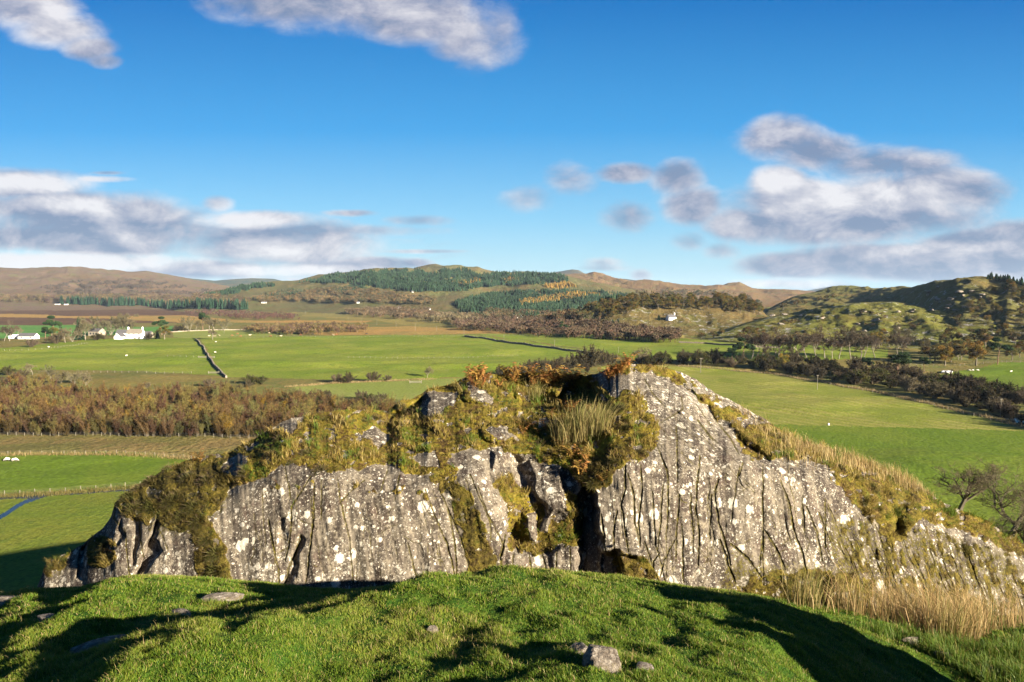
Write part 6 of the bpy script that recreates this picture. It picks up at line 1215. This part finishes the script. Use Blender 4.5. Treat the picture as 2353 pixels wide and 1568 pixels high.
# sky colour graded towards the deep autumn blue
Bp = nt.math('ABSOLUTE', B)
grad = nt.ramp(Bp, [(0.0, (.525, .80, .96)), (.05, (.44, .775, .975)), (.11, (.27, .66, .98)), (.235, (.05, .40, .88)), (.416, (.0, .195, .62)), (.75, (.0, .11, .42)), (1.0, (.0, .08, .30))])
grad = nt.vmath('MULTIPLY', grad, (4.0, 4.0, 4.0))
nis = nt.n("ShaderNodeHueSaturation", i_Hue=.5, i_Saturation=1.25, i_Value=1.0, i_Color=sky.outputs[0]).outputs[0]
skc = nt.mix(.9, nis, grad)
def blobs(lst):
    acc = None
    for (x, y, rx, ry, wt) in lst:
        dx, dy, dz = ray(x, y); c = (float(dx / dy), float(dz / dy)); inv = (F / rx, F / ry, 1.0)
        q = nt.vmath('MULTIPLY_ADD', P, inv, (-c[0] * inv[0], -c[1] * inv[1], 0))
        d = nt.math('MULTIPLY_ADD', nt.vmath('DOT_PRODUCT', q, q), -wt, wt)
        acc = d if acc is None else nt.math('SMOOTH_MAX', acc, d, .35)
    return nt.math('MAXIMUM', acc, -1.0)
warp = nt.n("ShaderNodeTexNoise", i_Vector=P, i_Scale=9.0, i_Detail=4.0).outputs["Color"]
Pw = nt.vmath('MULTIPLY_ADD', warp, (.045, .03, 0), nt.vmath('ADD', P, (-.0225, -.015, 0)))
Pn = nt.vmath('MULTIPLY', Pw, (1.0, 1.75, 1.0))
def cn(off=(0, 0, 0)): return nt.noise(nt.vmath('ADD', Pn, off), 8.0, 11, .63, .2)
N = cn(); N2 = cn((.016, .030, 0))
big = nt.noise(nt.vmath('MULTIPLY', P, (1, 2.2, 1)), 4.0, 3)
CL = [(70, 20, 120, 55, 1), (130, 70, 110, 45, 1.), (200, 110, 70, 30, .9), (240, 140, 40, 18, .6),
      (760, 5, 330, 55, .9), (960, 40, 190, 65, 1.0), (1090, 80, 110, 80, .75), (1150, 60, 45, 60, .6), (50, 425, 190, 40, 1.1), (140, 475, 220, 45, 1.1), (310, 495, 150, 42, 1.1), (400, 505, 75, 30, .8), (110, 545, 230, 36, 1.1), (250, 565, 190, 35, .9), (90, 605, 420, 28, .9), (480, 620, 260, 26, .9), (760, 615, 240, 24, .8),
      (220, 412, 80, 9, .7), (245, 398, 40, 5, .5), (500, 470, 40, 22, .7), (590, 505, 130, 22, .9), (600, 550, 130, 40, 1.0), (700, 585, 140, 32, 1.0), (830, 605, 130, 18, .9), (950, 605, 50, 12, .7),
      (810, 490, 60, 8, .6), (960, 507, 85, 14, .6), (850, 530, 170, 14, .45), (980, 578, 110, 5, .4),
      (1790, 310, 95, 52, .95), (1880, 350, 120, 45, .8), (1990, 380, 120, 50, .8), (2110, 380, 130, 40, .6), (1790, 425, 75, 50, 1.2), (1850, 470, 180, 65, 1.2), (2050, 455, 200, 70, 1.1), (2200, 440, 120, 60, .9), (1730, 515, 120, 50, 1.0), (1900, 530, 200, 40, .8),
      (1310, 412, 60, 38, .5), (1215, 455, 60, 30, .4), (1440, 398, 75, 24, .8), (1560, 410, 70, 45, .9), (1590, 470, 75, 50, .9), (1435, 500, 68, 40, .7), (1580, 555, 40, 22, .4), (1660, 578, 42, 20, .45),
      (1840, 610, 170, 34, 1.1), (2020, 600, 240, 48, 1.2), (2230, 580, 170, 60, 1.3), (2340, 560, 120, 60, 1.3), (2200, 625, 300, 30, 1.2), (1780, 652, 130, 12, .7), (1880, 655, 90, 14, .5), (1390, 606, 45, 12, .3), (1472, 632, 26, 14, .5), (1390, 616, 60, 8, .35)]
CL += [(1960, 490, 330, 80, 1.15), (2150, 430, 150, 60, .9), (240, 520, 320, 75, 1.0), (650, 560, 240, 62, .95), (2160, 600, 340, 50, 1.3), (1790, 320, 110, 50, .9), (870, 5, 320, 75, .75)]
BR = [(860, 30, 280, 80, .15), (250, 470, 250, 30, .5), (1980, 430, 260, 40, .5), (100, 60, 170, 80, .8), (960, 40, 220, 80, .22), (60, 420, 280, 26, 1.1), (220, 412, 120, 14, 1.), (60, 605, 480, 30, 1.3), (590, 505, 170, 24, 1.), (520, 480, 50, 30, .8), (700, 570, 230, 40, .7), (330, 490, 120, 24, .5), (640, 620, 300, 16, .8),
      (1785, 418, 85, 42, 1.1), (1870, 465, 180, 45, .75), (2060, 430, 190, 40, .6), (2150, 470, 120, 30, .45), (1790, 300, 120, 40, .35), (2230, 565, 130, 16, .35), (1790, 652, 160, 16, .9), (2090, 575, 60, 14, .4)]
mask = blobs(CL); bright = nt.math('MAXIMUM', blobs(BR), 0.0)
dens = nt.math('ADD', nt.math('MULTIPLY', mask, 1.2), nt.math('MULTIPLY', nt.math('SUBTRACT', N, .5), 2.2))
cov = nt.sstep(dens, -.32, .95)
# high thin veil and streaks towards the horizon
lowv = nt.math('MULTIPLY', nt.sstep(nt.noise(nt.vmath('MULTIPLY', Pw, (1.6, 14, 1)), 5.0, 6, .6), .46, .66), nt.sstep(B, .115, .02))
left = nt.sstep(A, .05, -.35)
cov = nt.math('MAXIMUM', nt.math('MULTIPLY', cov, .93), nt.math('MULTIPLY', nt.math('MULTIPLY', lowv, left), .95))
rel = nt.math('SUBTRACT', N, N2)
lit = nt.math('ADD', nt.math('MULTIPLY', rel, 2.6), nt.math('ADD', nt.math('MULTIPLY', bright, .9), .20))
thin = nt.math('MULTIPLY', nt.math('SUBTRACT', 1.0, nt.sstep(dens, .0, .9)), .28)
lit = nt.math('MINIMUM', nt.math('MAXIMUM', nt.math('ADD', lit, thin), 0.0), 1.0)
CS = 1.0
ccol = nt.ramp(lit, [(0.0, (.24 * CS, .31 * CS, .47 * CS)), (.35, (.46 * CS, .48 * CS, .60 * CS)), (.7, (.72 * CS, .71 * CS, .77 * CS)), (1.0, (.95 * CS, .93 * CS, .95 * CS))])
CLOUD_GAIN = 4.1
cg = nt.vmath('MULTIPLY', ccol, (CLOUD_GAIN,) * 3)
front = nt.sstep(sx.outputs[1], .12, .3)
final = nt.mix(nt.math('MULTIPLY', cov, front), skc, cg)
nt.link(final, bg.inputs[0]); bg.inputs[1].default_value = 0.05

vs = scene.view_settings; scene.display_settings.display_device = 'sRGB'
vs.view_transform = 'Standard'; vs.look = 'None'; vs.gamma = 1.0; vs.use_curve_mapping = False; vs.exposure = 2.2
scene.render.film_transparent = False
scene.cycles.use_denoising = True
scene.cycles.denoiser = 'OPENIMAGEDENOISE'; scene.cycles.denoising_input_passes = 'RGB_ALBEDO_NORMAL'; scene.cycles.denoising_prefilter = 'ACCURATE'
try: scene.cycles.denoising_quality = 'HIGH'
except Exception: pass
scene.cycles.max_bounces = 5; scene.cycles.diffuse_bounces = 3; scene.cycles.glossy_bounces = 2; scene.cycles.transmission_bounces = 3; scene.cycles.volume_bounces = 0

# ------------------------------------------------------------------ air: thin blue haze round the whole valley
HAZE = 2.4e-5
hm = bpy.data.materials.new("haze"); hm.use_nodes = True; nt = NT(hm.node_tree); hm.node_tree.nodes.remove(hm.node_tree.nodes["Principled BSDF"])
pv = nt.n("ShaderNodeVolumePrincipled", i_Density=HAZE, i_Anisotropy=0.0, i_Color=(.62, .80, 1.0, 1)); nt.link(pv.outputs[0], hm.node_tree.nodes["Material Output"].inputs["Volume"])
mb = MB(); mb.box((-9000, -3000, -8), (9000, 11500, 290)); tag(obj("haze", mb.mesh("haze", hm)), "thin blue haze over the valley", None, None, "stuff")
